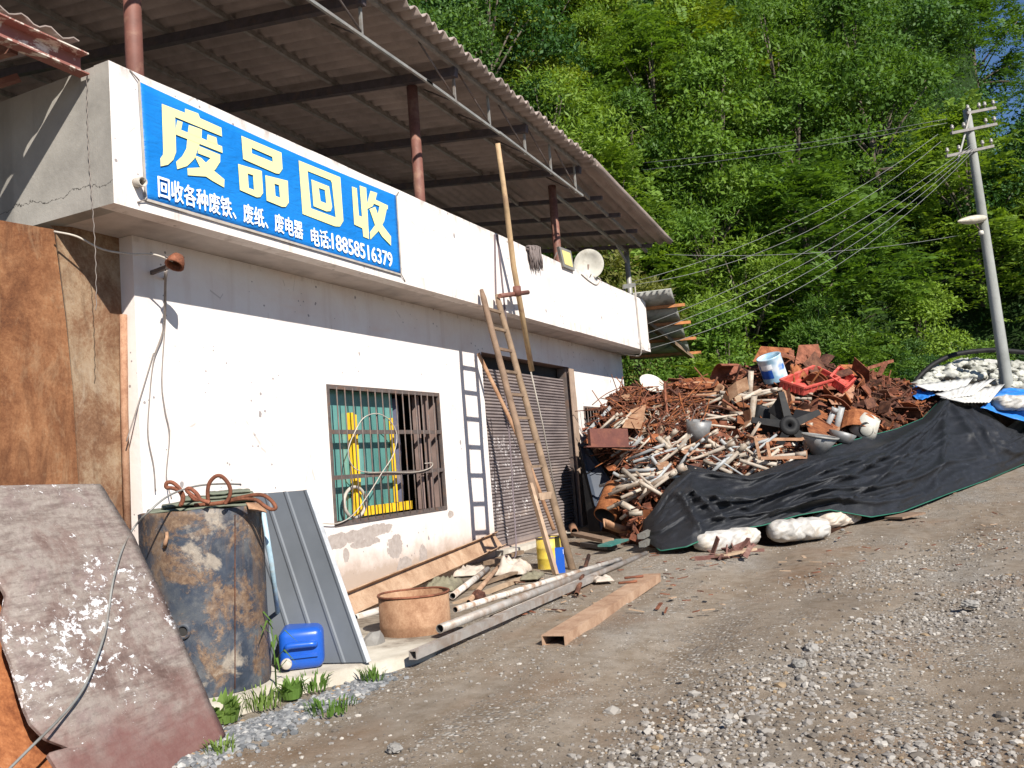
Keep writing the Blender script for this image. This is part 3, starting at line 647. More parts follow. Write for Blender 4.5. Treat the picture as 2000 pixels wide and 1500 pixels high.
CH = [
 [([(240,228),(405,292),(405,262),(498,296),(512,330),(663,398),(668,460),(335,322)],None),([(240,228),(335,322),(342,570),(322,625),(285,660),(232,672),(230,615),(248,590),(250,560)],None),
  ([(340,398),(425,432),(520,470),(560,487),(668,530),(672,577),(342,447)],None),([(350,345),(388,358),(376,418),(340,402)],None),([(432,378),(525,410),(522,474),(424,435)],None),([(565,445),(628,468),(636,520),(560,489)],None),
  ([(425,430),(515,465),(505,530),(470,620),(420,670),(350,692),(342,640),(385,600),(415,545)],None),([(505,528),(655,590),(655,640),(495,578)],None),
  ([(470,592),(520,612),(595,690),(685,765),(683,822),(600,775),(540,735)],None),([(590,610),(655,600),(655,640),(620,695),(560,745),(425,735),(422,685),(520,680),(560,640)],None)],
 [([(805,455),(1090,575),(1098,690),(1075,725),(1050,722),(818,620)],[(878,540),(1025,605),(1028,640),(880,580)]),([(782,655),(950,705),(960,860),(940,890),(915,892),(795,840)],[(850,722),(888,735),(895,840),(858,825)]),
  ([(975,735),(1135,775),(1142,930),(1120,960),(1095,960),(985,915)],[(1040,795),(1072,805),(1080,895),(1048,882)])],
 [([(1212,630),(1508,750),(1530,1060),(1505,1100),(1470,1098),(1240,1010)],[(1275,705),(1440,772),(1448,790),(1475,1035),(1300,970)]),([(1302,765),(1428,815),(1450,960),(1440,990),(1410,992),(1318,955)],[(1355,825),(1398,840),(1408,935),(1368,920)])],
 [([(1590,815),(1625,828),(1640,1022),(1662,1030),(1645,808),(1692,825),(1712,1188),(1672,1172),(1665,1112),(1607,1085)],None),([(1722,846),(1770,862),(1756,915),(1738,955),(1700,975),(1700,930)],None),
  ([(1750,905),(1845,950),(1845,978),(1738,934)],None),([(1790,935),(1840,965),(1820,1060),(1790,1120),(1722,1192),(1718,1140),(1762,1080)],None),([(1715,975),(1756,960),(1800,1080),(1868,1170),(1868,1235),(1805,1170),(1755,1090)],None)]]
for chs in CH:
    b = MB()
    for o, i in chs: glyph(b, o, i)
    b.build('character', M['letter_y'], BN)
def text_on(body, p0, p1, ph, name):
    cu = bpy.data.curves.new('lettering', 'FONT'); cu.body = body; cu.size = 1; cu.resolution_u = 4
    o = bpy.data.objects.new('tmp', cu); COL.objects.link(o); dg = bpy.context.evaluated_depsgraph_get(); ob = o.evaluated_get(dg); me = bpy.data.meshes.new_from_object(ob)
    bpy.data.objects.remove(o); V = np.array([v.co[:] for v in me.vertices]); F = [tuple(q.vertices) for q in me.polygons]; bpy.data.meshes.remove(me)
    x0, x1 = V[:,0].min(), V[:,0].max(); y0, y1 = V[:,1].min(), V[:,1].max(); mb = MB()
    for k, (sx, sy) in enumerate(((0, 0), (.028, 0), (-.028, 0), (0, .016), (0, -.016))):      # a bold weight: the strokes laid several times, a hair apart
        Yk = BY-.0150-.0006*k; A = onY(*p0, Yk); B = onY(*p1, Yk); T = onY(*ph, Yk); up = V3((0, 0, 1))*(T-A)[2]
        mb.add([A+(B-A)*((v[0]+sx-x0)/(x1-x0))+up*((v[1]+sy-y0)/(y1-y0)) for v in V], F)
    mb.build(name, M['letter_w'], BN)
cp = lambda x, y: (250+x*.275, 140+y*.275)
text_on('回收各种废铁、废纸、废电器', cp(218,888), cp(1245,1192), cp(216,735), 'lettering')
text_on('电话:', cp(1305,1232), cp(1440,1262), cp(1303,1105), 'lettering')
text_on('18858516379', cp(1452,1258), cp(1880,1390), cp(1450,1148), 'lettering')
b = MB()
for a_, c_ in ((bq[0], bq[3]), (bq[3], bq[2]), (bq[1], bq[2])): b.bar(V3(a_)+V3((0,-.0085,0)), V3(c_)+V3((0,-.0085,0)), .004, .022, (0,0,1) if abs(a_[2]-c_[2]) < .3 else (1,0,0))
b.build('hem', M['cable'], BN)
for q_, d_ in ((bq[0], (-.06,0,.05)), (bq[1], (.06,0,.05)), (bq[2], (.07,0,-.05)), (bq[3], (-.06,0,-.03))):
    b = MB(); b.tube([V3(q_)+V3((0,-.012,0)), V3(q_)+V3(d_)*1.3+V3((0,.004,0))], .006, 5); b.build('corner_tie', M['wire_d'], BN)
# --- stub pipe poking from the parapet
q = onY(262, 356, -p); b = MB(); b.pipe(q+V3((.02, .02, 0)), q+V3((.0, -.10, -.015)), .04, .033, 12); b.build('drain_stub', M['cable'], label='short pale drain stub poking out of the parapet beside the banner', cat='drain pipe')
# --- lamp bracket under the overhang, with wires
LB = thing('lamp_bracket', 'rusty lamp bracket on the white wall under the banner', 'wall lamp', onY(300, 535, 0))
a = onY(296, 533, -.0); c = onY(338, 517, -.36); b = MB(); b.bar(a, c, .03, .035); b.bar(onY(322, 545, -.0), onY(325, 526, -.22), .02, .02); b.build('arm', M['iron'], LB)
b = MB(); e = onY(344, 510, -.42); b.lathe([(0, .06), (.05, .055), (.075, .0), (.085, -.05), (.07, -.05), (.06, 0)], 14, e, np.array(Matrix.Rotation(.5, 3, 'Y'))); b.build('lamp_shade', M['rust_b'], LB)
b = MB(); b.tube([e+V3((-.03,0,0)), onY(323,500,-.40)], .006, 5); b.build('rod', M['iron'], LB)
M['wire_d'] = simple('grey_wire', (.20,.17,.15), .6, bump=0)
W_ = [([(322,530,-.4),(321,575,-.2),(318,650,-.05),(300,705,-.02),(292,780,-.02),(289,850,-.02),(300,910,-.02),(304,960,-.03)], 'grey wire dropping from the wall lamp, nearest the wall corner'),
      ([(324,530,-.4),(323,620,-.05),(316,740,-.02),(322,800,-.02),(331,850,-.02),(325,930,-.02),(335,975,-.1)], 'grey wire dropping from the wall lamp, sagging to the right'),
      ([(326,528,-.4),(322,590,-.1),(319,640,-.03),(302,692,-.02)], 'short grey wire end hanging under the wall lamp'),
      ([(300,690,-.015),(270,790,-.02),(247,862,-.03)], 'thin dark wire slanting over the left wall corner')]
for pts, lb in W_:
    b = MB(); b.tube(smooth_path([onY(*q) for q in pts], 6), .006, 5); b.build('hanging_wire', M['wire_d'], label=lb, cat='wire', org=onY(*pts[-1]))
b = MB(); b.tube(smooth_path([onY(105,452,.05), onY(150,462,-.05), onY(200,487,-.12), onY(255,496,-.2), onY(300,497,-.33), onY(338,510,-.42)], 6), .009, 6)
b.build('supply_cable', M['cable'], label='white supply cable sagging from the rusty sheet to the wall lamp', cat='cable')
b = MB(); k0 = onX(170, 135, 4.795); path = [k0+V3((.003*math.sin(z*60), .003*math.cos(z*60)+.02*math.sin(z*3), -z)) for z in np.linspace(0, 1.98, 200)]
b.tube(path, .0035, 5); b.build('twisted_wire', M['wire_d'], label='twisted wire hanging down the grey side parapet', cat='wire')
# --- dish, floodlight, mop, dark strips on the parapet
SD = thing('satellite_dish', 'grey satellite dish on the parapet under the canopy end', 'satellite dish', onY(1152, 545, -.5))
cc_ = onY(1150, 516, -.55); dn = nrm(CC-cc_+V3((4, 0, 1.2))); ex = nrm(np.cross((0,0,1), dn)); ey = np.cross(dn, ex); R3 = np.stack([ex, ey, dn], 1)
M['dish'] = simple('grey_dish_paint', (.50,.48,.42), .55, sc=3, dirt=(.3,.26,.2))
b = MB(); b.lathe([(0.0, -.06), (.10, -.052), (.20, -.025), (.285, .015), (.29, .012), (.2, -.035), (0, -.07)], 32, cc_, R3); b.build('reflector', M['dish'], SD)
b = MB(); b.tube([cc_-dn*.06, cc_-dn*.12+V3((0,.05,-.3))], .02, 8); b.tube([cc_-ey*.27, cc_-ey*.2+dn*.3], .01, 6); b.build('mount_arm', M['iron'], SD)
b = MB(); b.tube(smooth_path([onY(*q, -p-.01) for q in ((1135,535),(1150,548),(1165,556),(1172,545),(1160,540))], 6), .01, 6); b.build('bracket_wire', M['cable'], SD)
FL = thing('floodlight', 'square floodlight with yellow led panel on the parapet beside the dish', 'floodlight', onY(1108, 525, -.6))
fq = [onY(*q, -.66) for q in ((1092,481),(1115,490),(1123,529),(1101,520))]
b = MB(); b.poly([q for q in fq], (.02, .06, 0)); b.build('housing', M['chord'], FL)
b = MB(); ce = sum(fq)/4; b.poly([lerp(ce, q, .72)+V3((0,-.006,0)) for q in fq], (0, .004, 0)); M['led'] = simple('yellow_led_panel', (.75,.62,.25), .3, var=.1, sc=30, bump=0); b.build('led_panel', M['led'], FL)
b = MB(); b.tube([fq[0]+V3((0,.05,-.1)), fq[0]+V3((.1,.25,-.35))], .015, 6); b.build('mount_arm', M['iron'], FL)
rs = np.random.RandomState(4); b = MB(); mp = onY(1040, 481, -p-.01)
for k in range(110):
    a = onY(1032+rs.uniform(0, 22), 481+rs.uniform(-1, 10), -p-.02-rs.uniform(0, .05)); L = rs.uniform(.18, .36)
    b.tube([a+V3((-.02,.04,.01)), a+V3((0,-.01,0)), a+V3((rs.normal()*.02+.03, -.005, -L*.5)), a+V3((rs.normal()*.03+.07, rs.uniform(-.01,.01), -L))], [.009,.011,.011,.004], 5)
M['mop'] = simple('grey_mop_yarn', (.16,.13,.12), .95, sc=20, jit=.2); b.build('mop_head', M['mop'], label='grey string mop head drying over the parapet edge', cat='mop')
b = MB()
for x0_, x1_, y1_ in ((966,968,574),(971,990,645)):
    b.bar(onY(x0_, 458, -p-.012), onY(x1_, y1_, -p-.012), .012, .03, (0,1,0))  # two flat dark bars on the parapet face
M['dark_strip'] = simple('dark_strip_tone', (.14,.11,.12), .7); b.build('dark_strip', M['dark_strip'], label='two dark strips on the parapet face behind the ladder top', cat='dark_strip')
# ------------------------------------------------------------------ rusty sheets at the left corner
def sheet_px(poly, Y, th=.01, nx=2): return [onY(x, y, Y) for x, y in poly]
b = MB(); b.poly(sheet_px([(-200,405),(0,430),(105,448),(128,620),(142,760),(152,930),(158,1040),(-200,1060)], .14), (0, .012, 0))
b.build('rusty_sheet', M['rust_p'], label='tall orange rusty steel sheet standing beside the white wall', cat='steel sheet')
b = MB(); b.poly(sheet_px([(100,440),(238,452),(240,560),(244,800),(250,1060),(160,1060),(154,930),(144,760),(131,620),(109,449)], .165), (0, .012, 0))
M['rust_p2'] = mk_sheet_rust('streaked_rust', (.10,.048,.027), (.19,.10,.055), (.29,.20,.125), (.36,.285,.205)); b.build('rusty_sheet', M['rust_p2'], label='narrow streaked rusty sheet between the tall orange sheet and the wall corner', cat='steel sheet')
b = MB(); b.tube([onY(241, 615, .08), onY(243, 800, .08), onY(250, 1060, .08)], .032, 12); b.build('standing_pipe', M['rust_t'], label='tan rusty pipe standing upright at the white wall corner', cat='pipe')
# left lean-to: red steel beam, sheet and brace
LT = thing('lean_to_shed', 'lean-to shed roof with red painted steel beam left of the parapet', 'shed', (3.4, .3, 4.9))
bA = onY(-260, -50, -.31); bB = onY(163, 134, -.31)-V3((.03,0,0))
b = MB(); b.bar(bA, bB, .012, .17); b.bar(bA+V3((0,-.05,.085)), bB+V3((0,-.05,.085)), .11, .012); b.bar(bA+V3((0,-.05,-.085)), bB+V3((0,-.05,-.085)), .11, .012)
M['redbeam'] = simple('whitewashed_red_steel', (.25,.10,.08), .75, sc=1.7, dirt=(.62,.55,.48), dth=(.52,.56)); b.build('steel_beam', M['redbeam'], LT)
G = [[(x, y, bA[2]+.17+.10*(y+.3)+.025*math.cos(x*28)) for y in (-.36, 1.5, 3, 5)] for x in np.arange(1.0, 4.80, .05)]
b = MB(); b.grid(G, .01); b.build('roof_sheet', M['roofsheet'], LT)
for x in (2.2, 3.4, 4.3): b = MB(); b.bar((x, -.2, bA[2]-.02), (x, 4.5, bA[2]+.45), .06, .09); b.build('rafter', M['redoxide'], LT)
b = MB(); b.bar((4.55, .1, bA[2]-.08), (3.2, 1.6, bA[2]-.9), .06, .05); b.build('brace', M['redoxide'], LT)
# ------------------------------------------------------------------ leaning plates
def plate_mat():
    g = NG('flaked_painted_plate'); c = g.pos()
    n = g.noise(c, 3.2, 7, .68, .4); col = g.ramp(n, [(.30, (.10,.06,.05)), (.42, (.20,.145,.125)), (.52, (.27,.23,.20)), (.62, (.22,.165,.15)), (.75, (.34,.28,.225))])
    st = g.noise(g.mapv(c, (2, 2, 12)), 2.5, 6, .75); col = g.mix(g.m('MULTIPLY', g.ramp(st, [(.46, 0.0), (.66, 1.0)]), .75), col, (.11,.075,.065))
    fn = g.noise(c, 28, 6, .75); col = g.mix(g.m('MULTIPLY', g.ramp(fn, [(.52, 0.0), (.7, 1.0)]), .55), col, (.10,.07,.06)); col = g.mix(g.m('MULTIPLY', g.ramp(fn, [(.3, 1.0), (.45, 0.0)]), .4), col, (.42,.37,.33))
    Z = g.xyz(c)[2]; low = g.m('MULTIPLY', g.ramp(g.m('ADD', Z, g.m('MULTIPLY', g.m('SUBTRACT', g.noise(c, 7, 6, .7), .5), .55)), [(.10, 1.0), (.36, 0.0)]), .8)
    col = g.mix(low, col, (.15,.060,.052))
    w1 = g.noise(g.mapv(c, (1.0, 1.0, 1.4)), 17, 6, .75, .3); dens = g.noise(c, 2.3, 3)
    zb_ = g.ramp(Z, [(.35, 0.0), (.75, .13), (1.15, .02)])
    fl = g.ramp(g.m('ADD', w1, g.m('ADD', zb_, g.m('MULTIPLY', g.m('SUBTRACT', dens, .5), .45))), [(.663, 0.0), (.685, 1.0)])
    col = g.mix(fl, col, (.66,.63,.62))
    g.bump(g.m('ADD', g.m('MULTIPLY', fl, .5), g.noise(c, 20, 6, .7)), .5, .012); return g.fin(col, .75, 0, .3)
M['plate'] = plate_mat()
PB0 = V3((3.77, -2.53, 0.0)); PB1 = V3((2.9, -2.66, 0.0)); PT = onY(195, 950, -1.72)
PN = nrm(np.cross(PB1-PB0, PT-PB0)); PN = PN if PN @ (CC-PB0) > 0 else -PN
Ly = [940,1000,1080,1124,1160,1200,1240,1288,1340,1380,1410,1440,1450,1456,1468,1500,1560]
Lx = [-260,-200,-120,-8,14,6,8,24,40,52,66,96,120,140,96,118,150]; Ry = [940,948,958,975,1050,1120,1200,1320,1438,1470,1500,1560]; Rx = [178,195,203,212,262,292,330,385,438,388,338,245]
G = []
ys_ = np.concatenate([np.linspace(947, 1438, 70), np.linspace(1442, 1556, 24)])
for y in ys_:
    row = []
    xl, xr = interp(y, Ly, Lx), interp(y, Ry, Rx); xl += 6*fbm([y*.03, 2, 2], 1, 3); xr += 4*fbm([y*.04, 8, 2], 1, 2)
    for u in np.linspace(0, 1, 26):
        yy = y+(8*(1-u) if y < 960 else 0); q = onP(xl+(xr-xl)*u, yy, PB0, PN)
        row.append(q+PN*(.035*fbm(q*1.5, 1, 3)-.02*math.exp(-((u-.0)/.12)**2)))
    G.append(row)
b = MB(); b.grid(np.array(G), .018); b.build('leaning_plate', M['plate'], label='big flaked mauve and white painted plate leaning in front of the steel tank', cat='metal plate')
b = MB(); P2 = PB0-PN*.16
b.poly([onP(x, y, P2, PN) for x, y in ((-150,1080),(0,1095),(40,1180),(110,1330),(190,1420),(250,1520),(200,1650),(-150,1700))], -PN*.012); b.build('rusty_plate', M['rust_o'], label='orange rusty plate behind the bottom left of the flaked plate', cat='metal plate')
b = MB(); b.tube(smooth_path([onP(x, y, PB0+PN*o, PN) for x, y, o in ((8,1512,.05),(60,1460,.06),(120,1400,.05),(160,1350,.045),(185,1295,.05),(205,1235,.05),(213,1185,.04),(222,1130,.05),(240,1070,.03),(262,1030,.0))]+[onY(*q) for q in ((290,1000,-2.0),(330,968,-2.0),(380,950,-1.95),(430,945,-1.9),(470,946,-1.8))], 6), .0065, 6)
b.build('loose_cable', M['chord'], label='long pale cable lying across the flaked plate and the tank top', cat='cable')
# ------------------------------------------------------------------ tank
TZ0 = .085; tc0 = onZ(409, 1338, TZ0); tt = depth(tc0); TR = 117*tt/CF; TH = at(396, 995, tt)[2]-TZ0
def mk_tank():
    g = NG('tank_paint'); c = g.co()
    n = g.noise(c, 3.6, 8, .72, .5); fine = g.noise(c, 26, 6, .75)
    paint = g.ramp(g.noise(c, 5, 5, .65), [(.3, (.018,.024,.036)), (.5, (.035,.045,.065)), (.7, (.085,.09,.095))])
    ru = g.ramp(fine, [(.3, (.075,.042,.026)), (.5, (.155,.09,.05)), (.7, (.27,.185,.115))])
    k = g.ramp(g.m('ADD', n, g.m('MULTIPLY', g.m('SUBTRACT', fine, .5), .18)), [(.49, 0.0), (.57, 1.0)]); col = g.mix(g.m('MULTIPLY', k, .88), paint, ru)
    run = g.ramp(g.noise(g.mapv(c, (7, 7, .7)), 1.0, 5, .65), [(.50, 0.0), (.66, 1.0)]); col = g.mix(g.m('MULTIPLY', run, .55), col, (.13,.085,.055)); haze_ = g.ramp(g.noise(c, 9, 6, .7), [(.5, 0.0), (.75, 1.0)]); col = g.mix(g.m('MULTIPLY', haze_, .4), col, (.24,.225,.205))
    tan = g.ramp(g.noise(g.mapv(c, (1, 1, 1), (5, 3, 1)), 2.2, 6, .65, .5), [(.57, 0.0), (.63, 1.0)]); col = g.mix(g.m('MULTIPLY', tan, .85), col, g.ramp(fine, [(.3, (.22,.18,.14)), (.7, (.36,.31,.25))]))
    Z = g.xyz(c)[2]; top = g.m('MULTIPLY', g.ramp(g.m('ADD', Z, g.m('MULTIPLY', g.noise(c, 8, 4), .12)), [(.0, 0.0), (1.0, 1.0)]), 1.0)
    col = g.mix(g.m('MULTIPLY', g.m('GREATER_THAN', g.m('ADD', Z, g.m('MULTIPLY', g.noise(c, 7, 4), .14)), 1.25), .7), col, (.17,.07,.03))
    fk = g.m('GREATER_THAN', g.noise(c, 34, 4, .7), .70); col = g.mix(g.m('MULTIPLY', fk, .6), col, (.42,.40,.38))
    g.bump(g.m('ADD', g.m('MULTIPLY', k, .5), fine), .35, .008); return g.fin(col, .62, 0, .4)
M['tank'] = mk_tank()
TK = thing('steel_tank', 'upright rusted blue-black steel tank standing on the concrete edge', 'tank', tc0)
b = MB(); prof = [(TR*.985, TZ0)]+[(TR*(1+.006*math.sin(z*9)), TZ0+z) for z in np.linspace(.03, TH-.03, 24)]+[(TR*1.0, TZ0+TH), (TR*.97, TZ0+TH+.004), (TR*.96, TZ0+TH-.05), (0, TZ0+TH-.06)]
b.lathe([(r_, z-TZ0) for r_, z in prof], 56, tc0)
nv = []
for i, q in enumerate(b.v):
    q = V3(q); a = math.atan2(q[1]-tc0[1], q[0]-tc0[0]); rr = np.hypot(q[0]-tc0[0], q[1]-tc0[1])
    if rr > TR*.5:
        k = .018*fbm([math.cos(a)*2, math.sin(a)*2, q[2]*2.2], 1, 3); q[0] += math.cos(a)*k; q[1] += math.sin(a)*k
        if q[2] > TZ0+TH-.03: q[2] += .03*fbm([math.cos(a)*3, math.sin(a)*3, 9], 1, 3)
    nv.append(tuple(q))
b.v = nv; b.build('shell', M['tank'], TK)
vd = nrm(CC-tc0); vd[2] = 0; vd = nrm(vd); sd_ = V3((-vd[1], vd[0], 0))
def on_tank(px, py, out=0.0):
    d = nrm(ray(px, py)); o = CC-V3(tc0); A = d[0]**2+d[1]**2; B = 2*(o[0]*d[0]+o[1]*d[1]); Cq = o[0]**2+o[1]**2-(TR+out)**2
    dq = B*B-4*A*Cq
    return CC+d*((-B-math.sqrt(max(dq, 0)))/(2*A))
h0 = on_tank(358, 1233); hn = nrm((h0-tc0)*V3((1,1,0))); ex = V3((-hn[1], hn[0], 0)); R3 = np.stack([ex, np.cross(hn, ex), hn], 1)
b = MB(); b.lathe([(.050, -.02), (.050, .014), (.032, .018), (.027, .0), (.027, -.01)], 20, h0, R3); b.lathe([(.0265, .006), (0, .006)], 20, h0, R3, 1); b.build('socket', [M['tank'], M['dark']], TK)
b = MB(); b.tube([on_tank(459, y, .002) for y in range(1005, 1365, 20)], .004, 5); b.build('weld_seam', M['rust_d'], TK)
b = MB(); b.tube([on_tank(326, 1050, .01)+V3((0,0,.03)), on_tank(326, 1050, .03), on_tank(323, 1060, .05), on_tank(321, 1068, .01)], .012, 6); b.build('lug', M['rust_t'], TK)
tip = [on_tank(478, 984, .0), on_tank(505, 986, .0), at(520, 998, tt), at(518, 1003, tt)]
b = MB(); b.grid([[lerp(on_tank(480+6*i, 982+3*j, .004), at(486+7*i, 980+5*j+i*1.2, tt-.1), j/3) for j in range(4)] for i in range(6)], .006); b.build('torn_rim', M['rust_t'], TK)
# folded green cloth and rusty cable on the tank
rs = np.random.RandomState(6); topz = TZ0+TH
FC = thing('folded_tarpaulin', 'folded grey-green tarpaulin lying on top of the rusty tank', 'tarpaulin', tc0+V3((0,0,TH)))
M['greencloth'] = simple('grey_green_canvas', (.15,.165,.12), .9, sc=5, dirt=(.09,.085,.07))
for L, (a0, a1, z0_, z1_) in enumerate([(-.36, .30, 0.0, .03), (-.33, .33, .03, .06), (-.24, .34, .06, .09), (-.12, .33, .09, .12), (.05, .31, .115, .135)]):
    G = []
    for i in range(22):
        u = i/21; s_ = a0+(a1-a0)*u; row = []
        for j in range(9):
            v_ = j/8; a = -math.pi/2+math.pi*v_; y = .24*math.cos(a)+.015*fbm([u*6, v_*3, L], 1, 3)
            z = (z0_+z1_)/2+(z1_-z0_)*.62*math.sin(a)-.02*abs(s_)+.035*fbm([u*4, v_*2, L*3], 1, 3)
            row.append(tc0+V3((0,0,TH-.03))-sd_*s_*(-1)+vd*(y-.05)+V3((0,0,z)))
        G.append(row)
    b = MB(); b.grid(G, .006); b.build('fold', M['greencloth'], FC)
c7 = lambda x, y: (230+x*.16667, 920+y*.16667)
for pts, o, lb in (([(745,400),(770,300),(720,200),(640,135),(575,140),(570,190),(640,200),(700,220),(740,260),(760,330),(730,410)], .28, 'small double loop of rusty cable on the left of the tank top'),
     ([(1060,380),(1055,230),(1080,130),(1150,60),(1220,65),(1290,140),(1320,230),(1300,320),(1255,385)], .26, 'tall arched loop of rusty cable over the folded tarpaulin'),
     ([(900,400),(1200,375),(1400,320),(1600,280),(1720,290),(1810,360),(1850,430),(1800,450),(1720,410),(1620,340),(1450,325),(1200,372),(1000,395)], .22, 'long loop of rusty cable hanging over the right of the tank rim'),
     ([(1080,370),(930,320),(830,250),(810,215),(850,205),(920,260),(960,330),(900,330),(840,270)], .3, 'tight twisted knot of rusty cable in the middle of the tank top')):
    b = MB(); b.tube(smooth_path([at(*c7(x, y), tt-o) for x, y in pts], 7), .0125, 7); b.build('rusty_cable', M['rust_b'], label=lb, cat='cable', group='rusty cable loops on the tank')
# ------------------------------------------------------------------ grey-blue panel, cans
pe0 = onZ(720, 1293, .088); pe1 = onY(602, 957, -1.92); pw = nrm(onZ(585, 1296, .088)-pe0)*1.05
g = NG('blue_grey_coated_steel'); c = g.co(); g.fin(g.ramp(g.noise(c, 2.0, 5), [(.3, (.095,.105,.118)), (.7, (.135,.148,.165))]), .6, .1, .35); M['panel'] = g.mat
PNn = nrm(np.cross(pw, pe1-pe0)); PNn = PNn if PNn @ (CC-pe0) > 0 else -PNn
us = []; 
for k in range(7):
    c0 = k*.17; us += [(c0, 0), (c0+.012, .009), (c0+.026, .009), (c0+.042, 0)]
us = [q for q in us if q[0] < 1.05]
b = MB(); b.grid([[pe0+pw/np.linalg.norm(pw)*u_+(pe1-pe0)*v_+PNn*h_ for v_ in (0, .3, .6, 1)] for u_, h_ in us], .006, 0, False)
PNL = thing('ribbed_sheet_panel', 'ribbed blue-grey steel panel leaning behind the tank and the blue can', 'steel panel', pe0)
b.build('sheet', M['panel'], PNL)
b = MB(); b.bar(pe0+PNn*.004-pw*.004, pe1+PNn*.004-pw*.004, .03, .012, PNn); M['sunlit_edge'] = simple('sunlit_edge_paint', (.72,.74,.76), .4, .3, bump=0); b.build('edge_strip', M['sunlit_edge'], PNL)  # pale strip paints the sunlit edge of the sheet
b = MB(); b.tube([at(514, 1000, tt+.1), at(530, 1100, tt+.02), onZ(551, 1262, .1)], .017, 10); M['bluepipe'] = simple('pale_blue_pipe', (.36,.50,.58), .5, sc=10, dirt=(.4,.38,.34)); b.build('blue_pipe', M['bluepipe'], label='pale blue pipe leaning between the tank and the steel panel', cat='pipe')
import bmesh
def rbox(size, bev, segs=3):
    bm = bmesh.new(); bmesh.ops.create_cube(bm, size=1); bmesh.ops.scale(bm, vec=size, verts=bm.verts)
    bmesh.ops.bevel(bm, geom=bm.edges[:], offset=bev, segments=segs, affect='EDGES', profile=.5)
    V = [V3(v.co[:]) for v in bm.verts]; F = [tuple(v.index for v in f.verts) for f in bm.faces]; bm.free(); return V, F
M['blueplas'] = simple('blue_plastic', (.012,.085,.42), .32, 0, .5, var=.12, sc=4, dirt=(.10,.16,.34), dth=(.55,.9), bump=.03)
M['blueplas2'] = simple('pale_blue_plastic', (.03,.22,.50), .4, 0, .5, var=.12, sc=4, dirt=(.14,.25,.38), bump=.03)
def jerrycan(base, yaw, size, mat, label, tilt=0):
    T = thing('jerrycan', label, 'jerrycan', base); 
    Rm = np.array(Matrix.Rotation(yaw, 3, 'Z')); sx, sy, sz = size; o = V3(base)+V3((0,0,sz/2))
    V, F = rbox((sx, sy, sz), .055, 4)
    b = MB(); b.add([o+Rm @ (v*V3((1, 1, 1-.06*(v[0]/sx)))) for v in V], F, 0, True); b.build('body', mat, T)
    # front recess with grip: raised bar on the top face of the can (now its front)
    b = MB(); hx = -sx/2-.006
    pth = [(hx+.03, -sy*.30, sz*.08), (hx-.012, -sy*.30, sz*.12), (hx-.018, -sy*.1, sz*.13), (hx-.018, sy*.22, sz*.13), (hx-.01, sy*.30, sz*.10), (hx+.03, sy*.31, sz*.02)]
    b.tube(smooth_path([o+Rm @ V3(q) for q in pth], 5), .022, 10); b.build('grip', mat, T)
    b = MB(); b.obox(o+Rm @ V3((hx+.002, -.02, -sz*.16)), Rm @ V3((.012,0,0)), Rm @ V3((0,sy*.3,0)), Rm @ V3((0,0,sz*.035))); b.build('moulded_rib', mat, T)
    b = MB(); b.lathe([(.035, 0), (.037, .03), (.03, .036), (0, .036)], 16, o+Rm @ V3((hx+.01, sy*.33, -sz*.30)), Rm @ np.array([[0,0,-1],[0,1,0],[1,0,0]])); b.build('cap', M['cable'], T)
jc = onZ(594, 1301, .085); jerrycan(jc+V3((.06,.05,0)), .62, (.40, .30, .27), M['blueplas'], 'dark blue plastic jerrycan lying on its side before the steel panel')
jc2 = onZ(545, 1270, .085)+V3((.05,.12,0)); jerrycan(jc2, 1.1, (.36, .24, .30), M['blueplas2'], 'pale blue plastic jerrycan half hidden behind the tank')
# ------------------------------------------------------------------ scrap lying in front of the wall
def stone_mesh(rs, r, flat=.65, sub=1):
    bm = bmesh.new(); bmesh.ops.create_icosphere(bm, subdivisions=sub, radius=1); sc = rs.uniform(.7, 1.25, 3)*np.array([1, 1, flat])
    V = []
    for v in bm.verts:
        q = V3(v.co[:]); V.append(q*sc*r*rs.uniform(.78, 1.15))
    F = [tuple(v.index for v in f.verts) for f in bm.faces]; bm.free(); return V, F
rs = np.random.RandomState(2)
M['stone'] = simple('grey_stone', (.26,.245,.225), .9, sc=6, dirt=(.18,.15,.12), jit=.4)
V, F = stone_mesh(rs, .13, .8, 2); o = onG(730, 1258, .06); b = MB(); b.add([v+o for v in V], F); b.build('broken_block', M['stone'], label='grey broken concrete block between the steel panel and the rusty tub', cat='concrete block')
# C-channel beam reclining at the wall foot
a0 = onZ(691, 1204, .06); a1 = V3((12.0, -.16, .16)); dr = nrm(a1-a0); up_ = nrm(V3((-.02, .55, .84))); up_ = nrm(up_-dr*(up_@dr)); ou = np.cross(dr, up_); ou = ou if ou[1] < 0 else -ou
hgt = .235; b = MB(); b.obox((a0+a1)/2+up_*hgt/2, (a1-a0)/2, up_*hgt/2, ou*.006)
b.obox((a0+a1)/2+up_*(hgt-.006)+ou*.042, (a1-a0)/2, up_*.006, ou*.0355); b.obox((a0+a1)/2+up_*.006+ou*.042, (a1-a0)/2, up_*.006, ou*.0355)
b.build('channel_beam', M['rust_l'], label='long tan rusty channel beam reclining along the wall foot', cat='steel beam')
